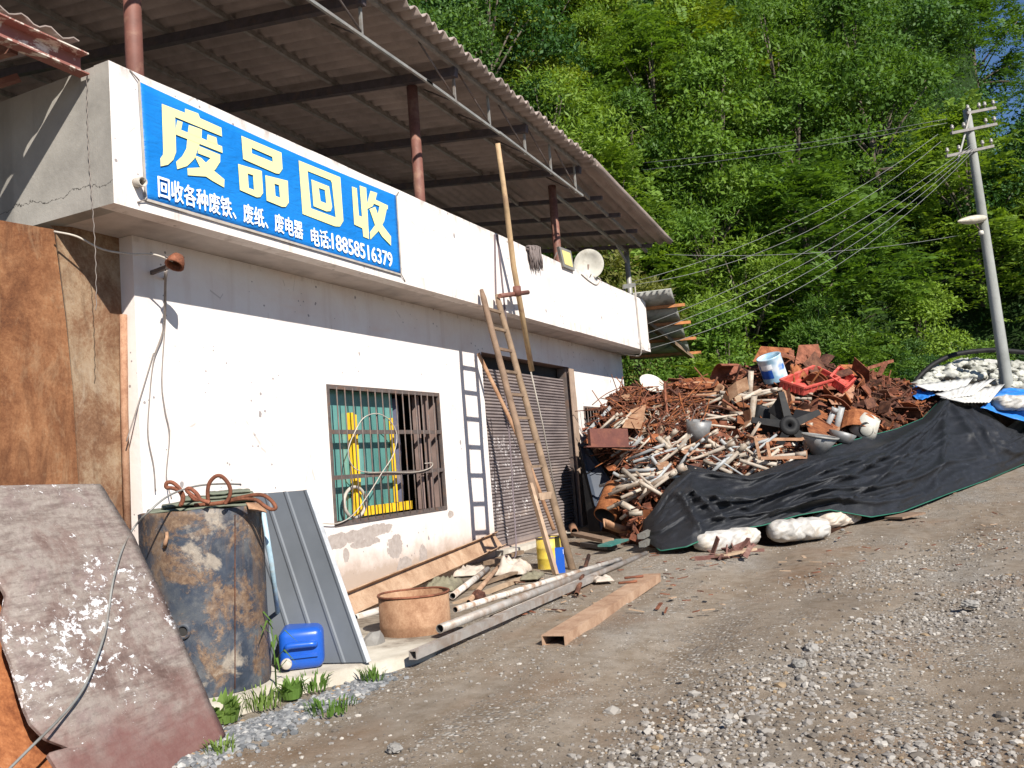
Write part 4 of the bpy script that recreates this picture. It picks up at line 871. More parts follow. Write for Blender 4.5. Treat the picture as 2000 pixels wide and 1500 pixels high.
# half drum tub
tb = onZ(813, 1240, .035); rt = 69*depth(tb)/CF; ht = .335
TU = thing('rusty_tub', 'rusty half drum standing open beside the pipes', 'tub', tb)
b = MB(); pf = [(rt*.97, 0.0), (rt, .02), (rt, .09), (rt*1.012, .10), (rt, .11), (rt, ht), (rt*.985, ht), (rt*.98, .1), (rt*.97, .03), (0, .03)]
b.lathe(pf, 40, tb); b.v = [tuple(V3(q)+V3((0, 0, .022*fbm([q[0]*4, q[1]*4, 3], 1, 2)*(1 if q[2] < .1 else .7)))) for q in b.v]; b.build('drum_shell', M['rust_t'], TU)
b = MB(); b.tube([tb+V3((rt*1.005*math.cos(a), rt*1.005*math.sin(a), ht+.004+.02*fbm([(tb[0]+rt*math.cos(a))*4, (tb[1]+rt*math.sin(a))*4, 3], 1, 2)*.7)) for a in np.linspace(0, 2*math.pi, 40, endpoint=False)], .010, 6, closed=True); b.build('rim', M['rust_b'], TU)
def gp(px, py, z): return onZ(px, py, z)
def pipe(pa, pb, r, za, zb_, mat, label, name='steel_pipe', cat='pipe', mi=True):
    A = gp(*pa, za); B = gp(*pb, zb_); b = MB(); b.pipe(A, B, r, r*.84, 14, 0, 1); return b.build(name, [M[mat], M['dark']], label=label, cat=cat)
M['gpipe'] = simple('greyed_pipe', (.36,.33,.30), .55, .25, .45, sc=5, dirt=(.24,.16,.11), dth=(.45,.7), jit=.15)
M['wpipe'] = simple('whitewashed_pipe', (.52,.48,.43), .75, 0, .3, sc=7, dirt=(.28,.18,.12), dth=(.48,.62))
pipe((889,1191), (1212,1092), .028, .17, .10, 'wpipe', 'whitewashed long pipe lying uppermost in front of the ladder feet')
pipe((859,1228), (1194,1101), .036, .15, .07, 'gpipe', 'thick grey pipe resting on the edge of the rusty tub')
def flatpipe(): pass
pipe((961,1208), (1262,1081), .033, .045, .045, 'gpipe', 'grey pipe with open end lying nearest the road')
def sqtube(pa, pb, w_, h_, za, zb_, mat, label, name='square_tube'):
    A = gp(*pa, za+h_/2); B = gp(*pb, zb_+h_/2); d = nrm(B-A); s_ = nrm(np.cross(d, (0,0,1))); u_ = np.cross(s_, d); th = min(w_, h_)*.09
    b = MB(); 
    for sg in (-1, 1):
        b.obox((A+B)/2+s_*sg*(w_-th)/2, (B-A)/2, s_*th/2, u_*h_/2); b.obox((A+B)/2+u_*sg*(h_-th)/2, (B-A)/2*.9995, s_*(w_/2-th), u_*th/2)
    Mm = (A+B)/2+d*.12; b.obox(Mm, d*.002, s_*(w_/2-th*1.1), u_*(h_/2-th*1.1), 1)
    return b.build(name, [M[mat], M['dark']], label=label, cat='steel tube')
sqtube((806,1280), (1160,1128), .062, .062, .062, .02, 'gpipe', 'long grey square tube lying on the ground next to the tub')
sqtube((1081,1252), (1274,1128), .185, .085, .0, .0, 'rust_l', 'wide tan box section lying apart at the road edge', 'box_section')
rs = np.random.RandomState(9)
for k, (px, py, lb) in enumerate(((1228,1136,'rusty bolt lying flat on the tan box section'), (1240,1126,'ribbed rusty bar end on the far tip of the box section'))):
    A = gp(px-20, py+3, .1); B = gp(px+16, py-1, .1); b = MB(); b.tube([A, B], .013, 7); b.build('rusty_bar', M['rust_b'], label=lb, cat='bar')
pipe((1126,1161), (1150,1085), .024, .03, .16, 'rust_d', 'short dark rusty pipe propped up across the long pipes')
pipe((1104,1160), (1118,1153), .02, .025, .025, 'rust_d', 'tiny dark pipe stub beside the propped rusty pipe')
pipe((915,1176), (987,1091), .026, .05, .12, 'rust_l', 'tan rusty pipe with a clotted flange behind the tub')
V, F = stone_mesh(rs, .07, .8, 2); o = gp(935, 1166, .05); b = MB(); b.add([v*V3((1,1,1))*(1+.5*rs.rand()) + o for v in V], F); b.build('rusty_flange', M['rust_d'], label='clotted rusty flange on the tan pipe behind the tub', cat='flange')
pipe((694,1207), (760,1186), .034, .06, .08, 'wpipe', 'whitewashed pipe end under the channel beam left of the tub')
pipe((884,1164), (952,1112), .036, .08, .11, 'wpipe', 'short whitewashed pipe right behind the tub')
sqtube((705,1226), (760,1206), .07, .045, 0, 0, 'rust_t', 'short rusty square tube left of the tub under the pipe')
def plank(pa, pb, w_, h_, za, zb_, mat, label):
    b = MB(); b.bar(gp(*pa, za), gp(*pb, zb_), w_, h_); b.build('plank', M[mat], label=label, cat='plank')
plank((890,1180), (1025,1128), .07, .04, .03, .03, 'wood_p', 'pale squared timber lying behind the whitewashed pipe')
plank((915,1150), (1005,1118), .10, .025, .04, .06, 'wood', 'brown plank among the scraps below the shutter')
plank((935,1130), (985,1112), .12, .02, .05, .05, 'wood_p', 'pale short board below the shutter corner')
plank((950,1100), (1018,1078), .09, .05, .08, .08, 'wood', 'thick brown timber end at the shutter corner')
def rag(cx, cy, w_, d_, mat, label, seed, hgt=.08, yaw=0, name='crumpled_cloth'):
    o = gp(cx, cy, .02); cs, sn = math.cos(yaw), math.sin(yaw); G = []
    for i in range(18):
        row = []
        for j in range(14):
            u, v_ = i/17-.5, j/13-.5; x, y = u*w_, v_*d_; e = max(0, 1-(2*max(abs(u), abs(v_)))**4)
            row.append(o+V3((x*cs-y*sn, x*sn+y*cs, .015+e*(hgt*.5+hgt*1.6*abs(fbm([u*5+seed, v_*5, seed], 1, 3))*2))))
        G.append(row)
    b = MB(); b.grid(G, .008); return b.build(name, M[mat], label=label, cat='cloth')
M['rag_g'] = simple('olive_rag', (.20,.18,.12), .9, sc=6, dirt=(.12,.10,.08)); M['rag_w'] = simple('dusty_pale_cloth', (.50,.43,.36), .9, sc=6, dirt=(.32,.25,.19))
rag(868, 1150, .62, .35, 'rag_g', 'olive crumpled cloth behind the rusty tub', 1, .11, .3)
rag(918, 1122, .5, .4, 'rag_w', 'dusty white cloth lying under the channel beam end', 2, .08, .4)
rag(1003, 1120, .5, .4, 'rag_w', 'dusty pale heap of wrapping below the shutter, left of the yellow drum', 5, .16, .2)
rag(1040, 1130, .4, .22, 'rag_g', 'small olive rag at the foot of the yellow drum', 8, .06, .2)
rag(1178, 1135, .3, .2, 'rag_w', 'pale torn scrap on the ground by the box section', 11, .04, .5)
# yellow drum and blue box
yc = gp(1075, 1110, .0); YR = 24*depth(yc)/CF; YH = .40
YD = thing('small_drum', 'small dented yellow drum behind the ladder feet', 'drum', yc)
b = MB(); b.lathe([(YR, 0), (YR, .13), (YR*1.03, .14), (YR, .15), (YR, .26), (YR*1.03, .27), (YR, .28), (YR, YH), (YR*.94, YH), (YR*.93, YH-.02), (0, YH-.02)], 28, yc); M['yellowdrum'] = simple('faded_yellow_paint', (.58,.43,.06), .5, sc=6, dirt=(.36,.27,.12)); b.build('drum_shell', M['yellowdrum'], YD)
b = MB(); b.lathe([(YR*1.03, YH-.01), (YR*1.05, YH+.005), (YR*1.0, YH+.012), (YR*.95, YH+.002)], 28, yc); b.build('rim', M['iron'], YD)
b = MB(); bb = gp(1096, 1119, 0); b.obox(bb+V3((0,0,.15)), (.03,.012,.0), (-.02,.05,0), (0,.0,.16)); bx = b.build('blue_carton', M['blueplas'], label='narrow blue carton standing between the ladder rails', cat='carton')
b = MB(); b.obox(bb+V3((-.003,-.053,.26)), (.012,.004,0), (0,.003,0), (0,0,.03)); b.build('white_mark', M['letter_w'], bx)
# ------------------------------------------------------------------ ladder and poles
LD = thing('wooden_ladder', 'tall weathered wooden ladder leaning on the parapet before the shutter', 'ladder', gp(1100, 1120, 0))
la0 = gp(1086, 1123, 0); la1 = onY(940, 566, -p-.075); lb0 = gp(1118, 1114, 0); lb1 = onY(970, 576, -p-.075)
for (A, B) in ((la0, la1), (lb0, lb1)):
    cut = lerp(A, B, .3); b = MB(); d = nrm(B-A); s_ = nrm(lb1-la1); n_ = np.cross(d, s_)
    st = A if A is lb0 else lerp(A, B, .235)
    path = [st]+[lerp(A, B, t) for t in np.linspace(.3, .97, 14)]+[B]
    b.tube([q+s_*.012*fbm([k*1.0, 3 if A is la0 else 7, 0], .6, 2)*3 for k, q in enumerate(path)], [.05]+[.048-.006*t for t in np.linspace(0, 1, 14)]+[.026], 10); b.build('rail', M['wood'], LD)
b = MB(); b.bar(la0, lerp(la0, la1, .29)-nrm(lb1-la1)*.06, .045, .07); b.build('rail_extension', M['wood_p'], LD)
for k, t in enumerate((.245, .345, .43, .515, .60, .685, .77, .85, .925)):
    A = lerp(la0, la1, t); B = lerp(lb0, lb1, t); b = MB(); b.bar(A-(B-A)*.05, B+(B-A)*.06, .045, .035 if k else .09); b.build('rung', M['wood_p' if k == 0 else 'wood'], LD)
b = MB(); pa = onY(972, 280, TY-.05); pb_ = onY(1003, 520, -p-.2); pc = onY(1039, 724, -p-.1); b.tube([pc, pb_, lerp(pb_, pa, .5)+V3((.02,0,0)), pa], [.042,.042,.04,.036], 10); b.build('prop_pole', M['bamboo'], label='long bamboo pole propping the canopy edge above the shutter', cat='pole')
b = MB(); b.tube([onY(976, 578, -p-.16), onY(1031, 571, -p-.2)], .035, 10); b.tube([onY(1010, 570, -p-.22)+V3((0,0,-.06)), onY(1010, 570, -p-.22)+V3((0,0,.08))], .062, 10); b.build('cross_pipe', M['redoxide'], label='short red pipe clamped across the bamboo pole by the ladder top', cat='pipe')
b = MB(); b.tube([onY(1037, 727, -p-.1), onY(1060, 830, -.5), onY(1098, 1035, -.35)], .012, 6); b.build('thin_rod', M['cable'], label='thin pale rod hanging below the bamboo pole to the ground', cat='rod')
b = MB(); b.tube([onY(934, 690, -.1), onY(985, 795, -.35), onY(1022, 875, -.6), onY(1082, 1035, -1.1)], .03, 10); b.build('slanting_pole', M['rust_t'], label='orange-brown pole slanting over the shutter behind the ladder', cat='pole')
b = MB(); b.tube(smooth_path([onY(985, 762, -.35), onY(990, 800, -.36), onY(997, 880, -.4), onY(1003, 980, -.45), onY(1008, 1075, -.55), onY(1000, 1090, -.6), onY(985, 1085, -.6)], 5), .012, 6); b.build('black_cable', M['dark_strip'], label='thin black cable hanging in front of the grey shutter', cat='cable')
# ------------------------------------------------------------------ weeds and gravel beside the apron
M['grass'] = leafmat('grass_blades', (.09,.17,.03), (.14,.24,.05), (.22,.30,.08))
def tuft(px, py, n, h, spread, label, broad=False, dz=0.0):
    o = onG(px, py, dz); rs = np.random.RandomState(int(px*7+py)); b = MB()
    for k in range(n):
        a = rs.uniform(0, 6.28); r0 = spread*math.sqrt(rs.rand()); q = o+V3((r0*math.cos(a), r0*math.sin(a), -.01)); L = h*rs.uniform(.5, 1.2); ln = rs.uniform(.15, .8); w_ = .006 if not broad else .018
        d = V3((math.cos(a), math.sin(a), 0)); s_ = V3((-math.sin(a), math.cos(a), 0))*w_
        p1 = q+V3((0,0,L*.55))+d*L*ln*.25; p2 = q+V3((0,0,L*(1-.45*ln)))+d*L*ln*.75
        b.add([q-s_*.6, q+s_*.6, p1+s_, p1-s_, p2], [(0,1,2,3),(3,2,4)])
    return b.build('weed', M['grass'], label=label, cat='weed', org=o)
tuft(425, 1405, 110, .15, .13, 'broad-leaved weed clump at the foot of the flaked plate', True)
tuft(512, 1376, 90, .14, .13, 'grass tuft at the foot of the tank')
tuft(570, 1360, 70, .14, .06, 'upright leafy weed left of the jerrycan shadow', True)
tuft(612, 1345, 70, .12, .10, 'fine grass tuft by the concrete edge under the jerrycan')
tuft(648, 1384, 90, .07, .16, 'low grass patch growing out of the gravel')
tuft(728, 1325, 60, .10, .08, 'small grass tuft below the panel corner')
tuft(432, 1462, 50, .07, .09, 'short grass tuft by the lower corner of the flaked plate')
o = onG(540, 1352, .02); rs = np.random.RandomState(77); b = MB(); b.tube([o, o+V3((.0,.0,.22)), o+V3((-.01,.01,.46))], [.006,.005,.003], 5)
for k in range(9):
    z = .12+.04*k; a = rs.uniform(0, 6.28); d = V3((math.cos(a), math.sin(a), 0)); L = .2; s_ = V3((-d[1], d[0], 0))*.008; q = o+V3((0,0,z)); p1 = q+d*L*.4+V3((0,0,.07)); p2 = q+d*L*.9+V3((0,0,-.02)); b.add([q-s_*.3, q+s_*.3, p1+s_, p1-s_, p2], [(0,1,2,3),(3,2,4)])
b.build('tall_weed', M['grass'], label='tall single weed stalk standing before the blue jerrycan', cat='weed', org=o)
def stones(name, pts, sizes, seed, mat, label):
    rs = np.random.RandomState(seed); protos = [stone_mesh(rs, 1.0, .62, 1) for _ in range(14)]; VV = []; FF = []; n0 = 0
    for (x, y), s_ in zip(pts, sizes):
        V, F = protos[rs.randint(14)]; a = rs.uniform(0, 6.28); ca, sa = math.cos(a), math.sin(a); z = float(ground_z(np.array(x), np.array(y)))
        A = np.array(V)*s_*rs.uniform(.8, 1.2, 3); A = np.stack([A[:,0]*ca-A[:,1]*sa+x, A[:,0]*sa+A[:,1]*ca+y, A[:,2]+z+s_*.22], 1); VV.append(A); FF += [tuple(i+n0 for i in f) for f in F]; n0 += len(A)
    b = MB(); b.v = [tuple(q) for q in np.vstack(VV)]; b.f = FF; b.m = [0]*len(FF); b.s = [False]*len(FF)
    return b.build(name, mat, label=label, cat='gravel', kind='stuff')
def stone_mat(name, cols):
    g = NG(name); isl = g.geo().outputs['Random Per Island']; g.bump(g.noise(g.co(), 60, 4), .3, .004)
    return g.fin(g.ramp(isl, cols, 'CONSTANT'), .9, 0, .2)
M['chips'] = stone_mat('grey_chippings', [(0, (.11,.115,.12)), (.25, (.16,.165,.17)), (.5, (.21,.21,.212)), (.72, (.27,.27,.265)), (.9, (.40,.385,.36)), (.96, (.27,.19,.12))])
M['pebbles'] = stone_mat('road_pebbles', [(0, (.14,.12,.10)), (.3, (.22,.20,.18)), (.6, (.29,.265,.235)), (.86, (.39,.36,.32)), (.96, (.26,.19,.12))])
rs = np.random.RandomState(21); pts = []; sz = []
gl = [onG(*q)[:2] for q in ((345,1490),(440,1440),(520,1410),(600,1378),(680,1345),(745,1318))]
while len(pts) < 2600:
    t = rs.rand()*(len(gl)-1); k = min(int(t), len(gl)-2); c = lerp(gl[k], gl[k+1], t-k); wd = .20-.02*t
    q = c+rs.normal(size=2)*np.array([wd*.6, wd*.55]); pts.append(q); sz.append(rs.uniform(.012, .028))
stones('gravel', pts, sz, 5, M['chips'], 'grey stone chippings heaped along the concrete edge by the tank')
rl = [onG(*q)[:2] for q in ((1150,1560),(1300,1440),(1450,1370),(1560,1310),(1700,1250),(1850,1185),(2020,1120))]; rl2 = [onG(*q)[:2] for q in ((1500,1560),(1800,1480),(2050,1400))]; rl3 = [onG(*q)[:2] for q in ((1640,1150),(1800,1090),(2020,1030))]
pts = []; sz = []
while len(pts) < 4200:
    t = rs.rand()*(len(rl)-1); k = min(int(t), len(rl)-2); c = lerp(rl[k], rl[k+1], t-k); q = c+rs.normal(size=2)*np.array([.25, .25]); pts.append(q); sz.append(abs(rs.normal())*.008+.005+(.03*rs.rand() if rs.rand() < .02 else 0))
for (r_, n_, w_) in ((rl2, 1700, .3), (rl3, 1500, .4)):
    for i in range(n_):
        t = rs.rand()*(len(r_)-1); k = min(int(t), len(r_)-2); q = lerp(r_[k], r_[k+1], t-k)+rs.normal(size=2)*w_; pts.append(q); sz.append(abs(rs.normal())*.008+.0055)
for i in range(13000):
    x = 2.6+rs.rand()**1.5*16; y = -2.4-rs.rand()*(3.2+x*.28); 
    if fbm([x*.9, y*.9, 4], 1, 2) > -.16+.2*rs.rand(): pts.append(np.array([x, y])); sz.append(abs(rs.normal())*.0055+.004)
stones('gravel', pts, sz, 6, M['pebbles'], 'pale pebbles and broken stones strewn over the dirt road')
for k, (px, py, r_, lb) in enumerate(((1560,1297,.075,'large grey rounded stone in the road gravel band'), (1585,1268,.09,'tan flat stone in the road gravel band'), (1340,1320,.03,'white pebble lying alone on the brown road'), (1315,1167,.035,'white stone near the box section'), (1895,1180,.085,'broad tan stone at the right road edge'), (1420,1410,.04,'small white block on the near road'), (770,1462,.07,'pale lump of stone at the bottom of the road'), (1645,1035,.06,'grey stone by the white sack end'))):
    r_ *= .68; V, F = stone_mesh(rs, r_, .6, 3); o = onG(px, py, r_*.1); b = MB(); b.add([v+o for v in V], F); b.build('stone', M['stone'], label=lb, cat='stone', group='larger stones on the road')

rs = np.random.RandomState(91); b = MB()
for i in range(170):
    o = onG(rs.uniform(960, 1420), rs.uniform(1055, 1200), .012) if i < 110 else onG(rs.uniform(1400, 1950), rs.uniform(960, 1120), .012)
    a = rs.uniform(0, 6.28); d = V3((math.cos(a), math.sin(a), rs.uniform(-.05, .25))); b.bar(o, o+d*rs.uniform(.03, .14), rs.uniform(.01, .04), .008, (0,0,1), rs.randint(3))
b.build('litter', [M['rust_b'], M['wood_p'], M['rust_d']], label='rusty chips and splinters littering the dirt before the heap', cat='litter', kind='stuff')
# ------------------------------------------------------------------ scrap heap: one sloping surface in front of the building's far end
pb_x = [1100,1150,1185,1215,1240,1280,1350,1470,1620,1750,1850,1930,2000,2140]; pb_y = [925,940,980,1052,1068,1078,1078,1062,1042,1003,962,936,906,850]
pt_x = [1100,1130,1150,1200,1280,1400,1480,1560,1650,1750,1800,1900,2000,2140]; pt_y = [870,860,838,772,750,744,712,706,722,746,762,768,778,790]
tb_x = pb_x
tb_t = [15.9,15.7,15.0]+[depth(onG(x, y)) for x, y in zip(pb_x[3:], pb_y[3:])]
tb_t[-1] = tb_t[-2]+1.0
tt_x = [1100,1130,1200,1300,1400,1560,1750,1850,2000,2140]; tt_t = [15.2,15.8,17.2,18.2,18.9,20.2,21.2,21.5,22.4,23]
def surf_t(px, py):
    b0 = interp(px, pb_x, pb_y); t0 = interp(px, pt_x, pt_y); v_ = (b0-py)/(b0-t0); A = interp(px, tb_x, tb_t); B = interp(px, tt_x, tt_t); B = max(B, A+1.2)
    v_ = max(-.1, min(1.15, v_)); return 1/((1-v_)/A+v_/B) if v_ < 1 else B+(v_-1)*3
def hp(px, py, d=0.0): return at(px, py, surf_t(px, py)+d)
G = []
for px in np.arange(1152, 2110, 7.0):
    b0 = interp(px, pb_x, pb_y); t0 = interp(px, pt_x, pt_y); row = []
    for v_ in np.linspace(-.04, 1.0, 56):
        py = b0+(t0-b0)*v_; q = hp(px, py, .25); n_ = fbm(q*1.6, 1, 4)*.45+fbm(q*5, 1, 2)*.16; row.append(q+V3((.35, .15, .0))*0+cfw*n_+V3((0,0,n_*.3)))
    e = row[-1]; f0 = row[0].copy(); f0[2] = gz(f0[0])-.2; row.insert(0, f0+cfw*.15)
    for k in range(1, 9):
        q = e+V3((.42*k, .12*k, -.04*k*k-.02*k)); q[2] = max(q[2], gz(q[0])-.3); row.append(q)
    G.append(row)
hb = MB(); hb.grid(np.array(G), 0)
g = NG('rusty_rubble'); c = g.co(); n = g.noise(c, 4, 8, .75); g.fin(g.ramp(n, [(.3, (.012,.008,.006)), (.5, (.06,.027,.015)), (.62, (.14,.065,.035)), (.75, (.22,.13,.08))]), .9, 0, .15); g.bump(g.noise(c, 14, 6, .8), 1, .08); M['rubble'] = g.mat
hb.build('scrap_mound', M['rubble'], label='dark rusty core of the big scrap heap beside the building', cat='scrap heap', kind='stuff')
def rmat(rs):
    return M[['rust_o','rust_o','rust_b','rust_b','rust_t','rust_d','rust_d'][rs.randint(7)]]
# filler of small bent scraps, uncountable
rs = np.random.RandomState(31)
def filler(name, n, mats, region, size, seed, lb):
    rs = np.random.RandomState(seed); b = MB()
    for i in range(n):
        for _ in range(40):
            px = rs.uniform(*region[:2]); t0 = interp(px, pt_x, pt_y); b0 = interp(px, pb_x, pb_y); py = rs.uniform(max(region[2], t0-6), min(region[3], b0))
            if not in_net(px, py) and not (px < 1216 and py > 868): break
        o = hp(px, py, rs.uniform(-.05, .3)); ax = nrm(rs.normal(size=3)*np.array([1, 1, .6])); s_ = nrm(np.cross(ax, rs.normal(size=3))); L = rs.uniform(*size); k = rs.rand(); mi = rs.randint(len(mats))
        if k < .45:
            w_ = L*rs.uniform(.2, .5); u_ = np.cross(ax, s_); G = [[o+ax*L*(i_-.5)+s_*w_*(j-.5)+u_*L*.25*abs(i_-.5)*rs.uniform(-1, 1) for j in (0, 1)] for i_ in (0, .5, 1)]; b.grid(G, .012, mi, False)
        elif k < .8: b.bar(o-ax*L*.6, o+ax*L*.6, rs.uniform(.02, .06), rs.uniform(.01, .05), s_, mi)
        else:
            b.tube([o-ax*L*.5, o+s_*L*.2, o+ax*L*.5], rs.uniform(.008, .02), 5, mi)
    b.build(name, mats, label=lb, cat='scrap', kind='stuff')
nt_x = [1262,1285,1300,1345,1400,1460,1530,1600,1680,1750,1800,1822,1838,1870,1905,1935,1965,2000,2140]; nt_y = [1030,985,955,908,922,930,906,880,856,838,818,795,778,780,790,812,836,812,790]
nb_x = [1262,1290,1340,1390,1430,1490,1560,1620,1700,1760,1850,1930,2000,2140]; nb_y = [1060,1076,1068,1046,1036,1026,1006,996,1010,1000,965,936,906,850]
def in_net(px, py): return px > 1262 and py > interp(px, nt_x, nt_y)-2
filler('scrap_debris', 2300, [M['rust_o'], M['rust_b'], M['rust_d'], M['rust_d'], M['rust_b']], (1150, 1900, 690, 1060), (.10, .34), 41, 'small rusty scraps and offcuts filling the heap between larger pieces')
filler('scrap_debris', 520, [M['wpipe'], M['pvc'], M['wood_p'], M['cable']], (1200, 1600, 790, 960), (.08, .26), 43, 'pale broken bits scattered among the plastic pipes of the heap')
M['dusty'] = simple('dark_board_and_shade', (.06,.05,.045), .9, sc=5)  # dark tone for a board and for the painted shade of the shed
# rods
rs = np.random.RandomState(12)
def rod(px, py, L, ang, mat, label, group, r=.009, bend=.25, name='rusty_rod', cat='rod', d=-.15):
    o = hp(px, py, d+rs.uniform(-.2, .1)); ax = nrm(crt*math.cos(ang)+cup*math.sin(ang)+cfw*rs.uniform(-.7, .5)); s_ = nrm(np.cross(ax, rs.normal(size=3)))
    k1, k2 = rs.uniform(-1, 1, 2)*bend*L
    b = MB(); b.tube(smooth_path([o-ax*L/2, o-ax*L*.2+s_*k1*.4, o+ax*L*.15+s_*k1*.6+cup*k2*.2, o+ax*L/2+s_*k1*.1+cup*k2*.3], 4), r, 5); b.build(name, mat, label=label, cat=cat, group=group)
for i in range(150):
    t = rs.rand(); px = 1180+rs.rand()*190; py = 752+rs.rand()*150
    py = max(py, interp(px, pt_x, pt_y)+2)
    rod(px, py, rs.uniform(.3, 1.2), rs.normal()*.6+.35, M[['rust_o','rust_b','rust_b','rust_d'][rs.randint(4)]], 'thin bent rusty rod in the tangle beside the white wall', 'rusty rods tangled on the heap')
for i in range(40):
    px = 1300+rs.rand()*460; py = interp(px, pt_x, pt_y)+rs.rand()*120
    rod(px, py, rs.uniform(.4, 1.0), rs.uniform(-1.5, 1.5), M[['rust_o','rust_b','rust_d'][rs.randint(3)]], 'rusty iron bar lying loose on the upper scrap heap', 'rusty bars on the upper heap', rs.uniform(.012, .03), .12, 'iron_bar', 'bar', -.2)
# plastic pipes
def hpipe(px, py, L, ang, r, mat, label, group, dip=None, d=-.22):
    o = hp(px, py, d+rs.uniform(-.14, .08)); ax = nrm(crt*math.cos(ang)+cup*math.sin(ang)+cfw*(dip if dip is not None else rs.uniform(-.8, .3)))
    b = MB(); b.pipe(o-ax*L/2, o+ax*L/2, r, r*.8, 10, 0, 1)
    if rs.rand() < .3: b.pipe(o+ax*L*.36, o+ax*L*.52, r*1.3, r*.95, 10, 0, 1)
    b.build('plastic_pipe', [mat, M['dark']], label=label, cat='pipe', group=group)
n_ = 0
while n_ < 84:
    px = 1215+rs.rand()*300; py = 856+rs.rand()*115+max(0, (1330-px))*.08
    if in_net(px, py+4) or py > 985-(px-1200)*.26: continue
    hpipe(px, py, rs.uniform(.25, 1.05), rs.choice([.15, .25, .7, .9, -.7, -.2, .4])+rs.normal()*.18, rs.uniform(.016, .036), M['pvc'] if rs.rand() < .72 else M['pvcg'], 'pale plastic pipe offcut lying on the heap above the black net', 'plastic pipe offcuts on the heap'); n_ += 1
filler('scrap_debris', 800, [M['rust_o'], M['rust_b'], M['rust_d'], M['wood']], (1215, 1540, 835, 975), (.10, .32), 47, 'rusty shreds lying loose over the plastic pipes of the heap')
for i in range(34):
    hpipe(1395+rs.rand()*170, 765+rs.rand()*70, rs.uniform(.3, .95), rs.normal()*.25+.12, rs.uniform(.02, .045), M['pvc'] if rs.rand() < .8 else M['rust_t'], 'pale pipe among the rusty plates high on the heap', 'pale pipes high on the heap')
for px, py, L, an, r_, lb in ((1465,760,.75,1.57,.055,'upright white pipe near the black fan hub, upper one'), (1467,822,.95,1.5,.055,'upright white pipe near the black fan hub, lower one'), (1413,774,.95,.0,.035,'thin grey pipe lying level on the heap top'), (1556,805,.5,-.12,.04,'white pipe poking out behind the black fan hub'), (1295,935,.75,.55,.05,'long white pipe slanting above the black cabinet panel'),
        (1338,862,.65,.95,.055,'thick white pipe pointing down to the black net peak'), (1310,878,.6,-.75,.05,'thick white pipe crossing the slanting one'), (1635,830,.7,1.4,.06,'grey pipe standing by the white lamp housing'), (1618,826,.6,1.2,.05,'slim grey pipe leaning behind the funnel')):
    hpipe(px, py, L, an, r_, M['pvcg'] if 'grey' in lb else M['pvc'], lb, None, -.2, -.3)
for i in range(8):
    hpipe(1178+i*6+rs.rand()*4, 828-i*1+rs.rand()*12, .55, .75, .022, M['pvc'], 'thin white strip lying side by side against the window bars', 'white strips by the barred window', -.1, -.25)
A = hp(1144, 846, -.35); B = hp(1192, 795, -.2); b = MB(); b.bar(A, B, .07, .06); b.build('grey_channel', M['pvcg'], label='grey channel bar leaning against the second barred window', cat='bar')
# traced plates
def plate(pts, mat, label, name='scrap_plate', cat='metal plate', th=.014, dd=-.25, group=None, fold=0):
    P = [hp(x, y, d+dd) for x, y, d in pts]
    b = MB(); b.poly(P, cfw*th+V3((0,0,-th*.5)), 0); return b.build(name, mat, label=label, cat=cat, group=group)
RO, RB, RD, RT = M['rust_o'], M['rust_b'], M['rust_d'], M['rust_t']
plate([(1470,706,.1),(1486,676,.2),(1546,680,.25),(1545,712,.1),(1500,708,.05)], RO, 'broad orange plate standing highest on the heap, left of the post')
plate([(1552,712,.1),(1560,674,.2),(1598,672,.25),(1604,690,.2),(1600,705,.1)], RB, 'curled brown plate standing highest on the heap, right of the post')
plate([(1540,726,-.1),(1541,682,.0),(1551,684,.0),(1551,728,-.1)], RB, 'rusty flat post between the two highest plates')
plate([(1567,735,-.2),(1590,728,.1),(1650,745,.1),(1645,760,-.1),(1588,762,-.4)], RB, 'dented brown plate under the red crate')
plate([(1525,740,-.2),(1555,728,0),(1552,790,-.1),(1532,790,-.3)], RT, 'tan upright plate left of the dark opening on the heap')
plate([(1618,780,-.1),(1672,742,.1),(1664,790,.0),(1625,790,-.2)], RT, 'tan triangular plate below the red crate')
plate([(1568,812,-.2),(1598,795,.1),(1640,832,.0),(1608,862,-.4),(1582,850,-.4)], RO, 'large bright orange plate right of the black fan hub')
plate([(1600,862,-.4),(1641,832,-.1),(1640,840,-.1),(1612,866,-.4)], RT, 'tan folded flange under the large bright orange plate')
plate([(1612,800,.1),(1622,793,.1),(1650,818,.0),(1640,828,-.1)], RB, 'brown strip plate beside the bright orange plate')
plate([(1640,712,.1),(1688,712,.2),(1684,738,.1),(1662,730,.0)], RO, 'orange plate behind the red crates')
plate([(1672,742,-.1),(1680,738,.1),(1702,762,.0),(1700,778,-.2)], RB, 'narrow mauve-brown plate right of the red crates')
plate([(1440,812,-.2),(1460,806,0),(1456,830,0),(1440,826,-.3)], RO, 'small orange plate below the grey pipe')
plate([(1470,815,-.1),(1492,808,0),(1488,840,-.2),(1474,842,-.3)], RO, 'creased orange plate left of the black fan hub')
plate([(1418,778,-.2),(1440,768,0),(1458,778,-.1),(1430,790,-.3)], M['wood_p'], 'pale grey board on the middle of the heap')
plate([(1440,712,.0),(1452,722,.0),(1420,735,-.2),(1418,722,0)], RB, 'brown curved lid poking from the heap top')
plate([(1330,882,-.3),(1345,872,-.1),(1362,878,-.1),(1345,892,-.4)], RT, 'tan flat plate among the plastic pipes')
plate([(1232,800,-.2),(1262,790,-.1),(1254,838,-.2),(1215,835,-.4)], RT, 'tan open folder-like plate below the rod tangle')
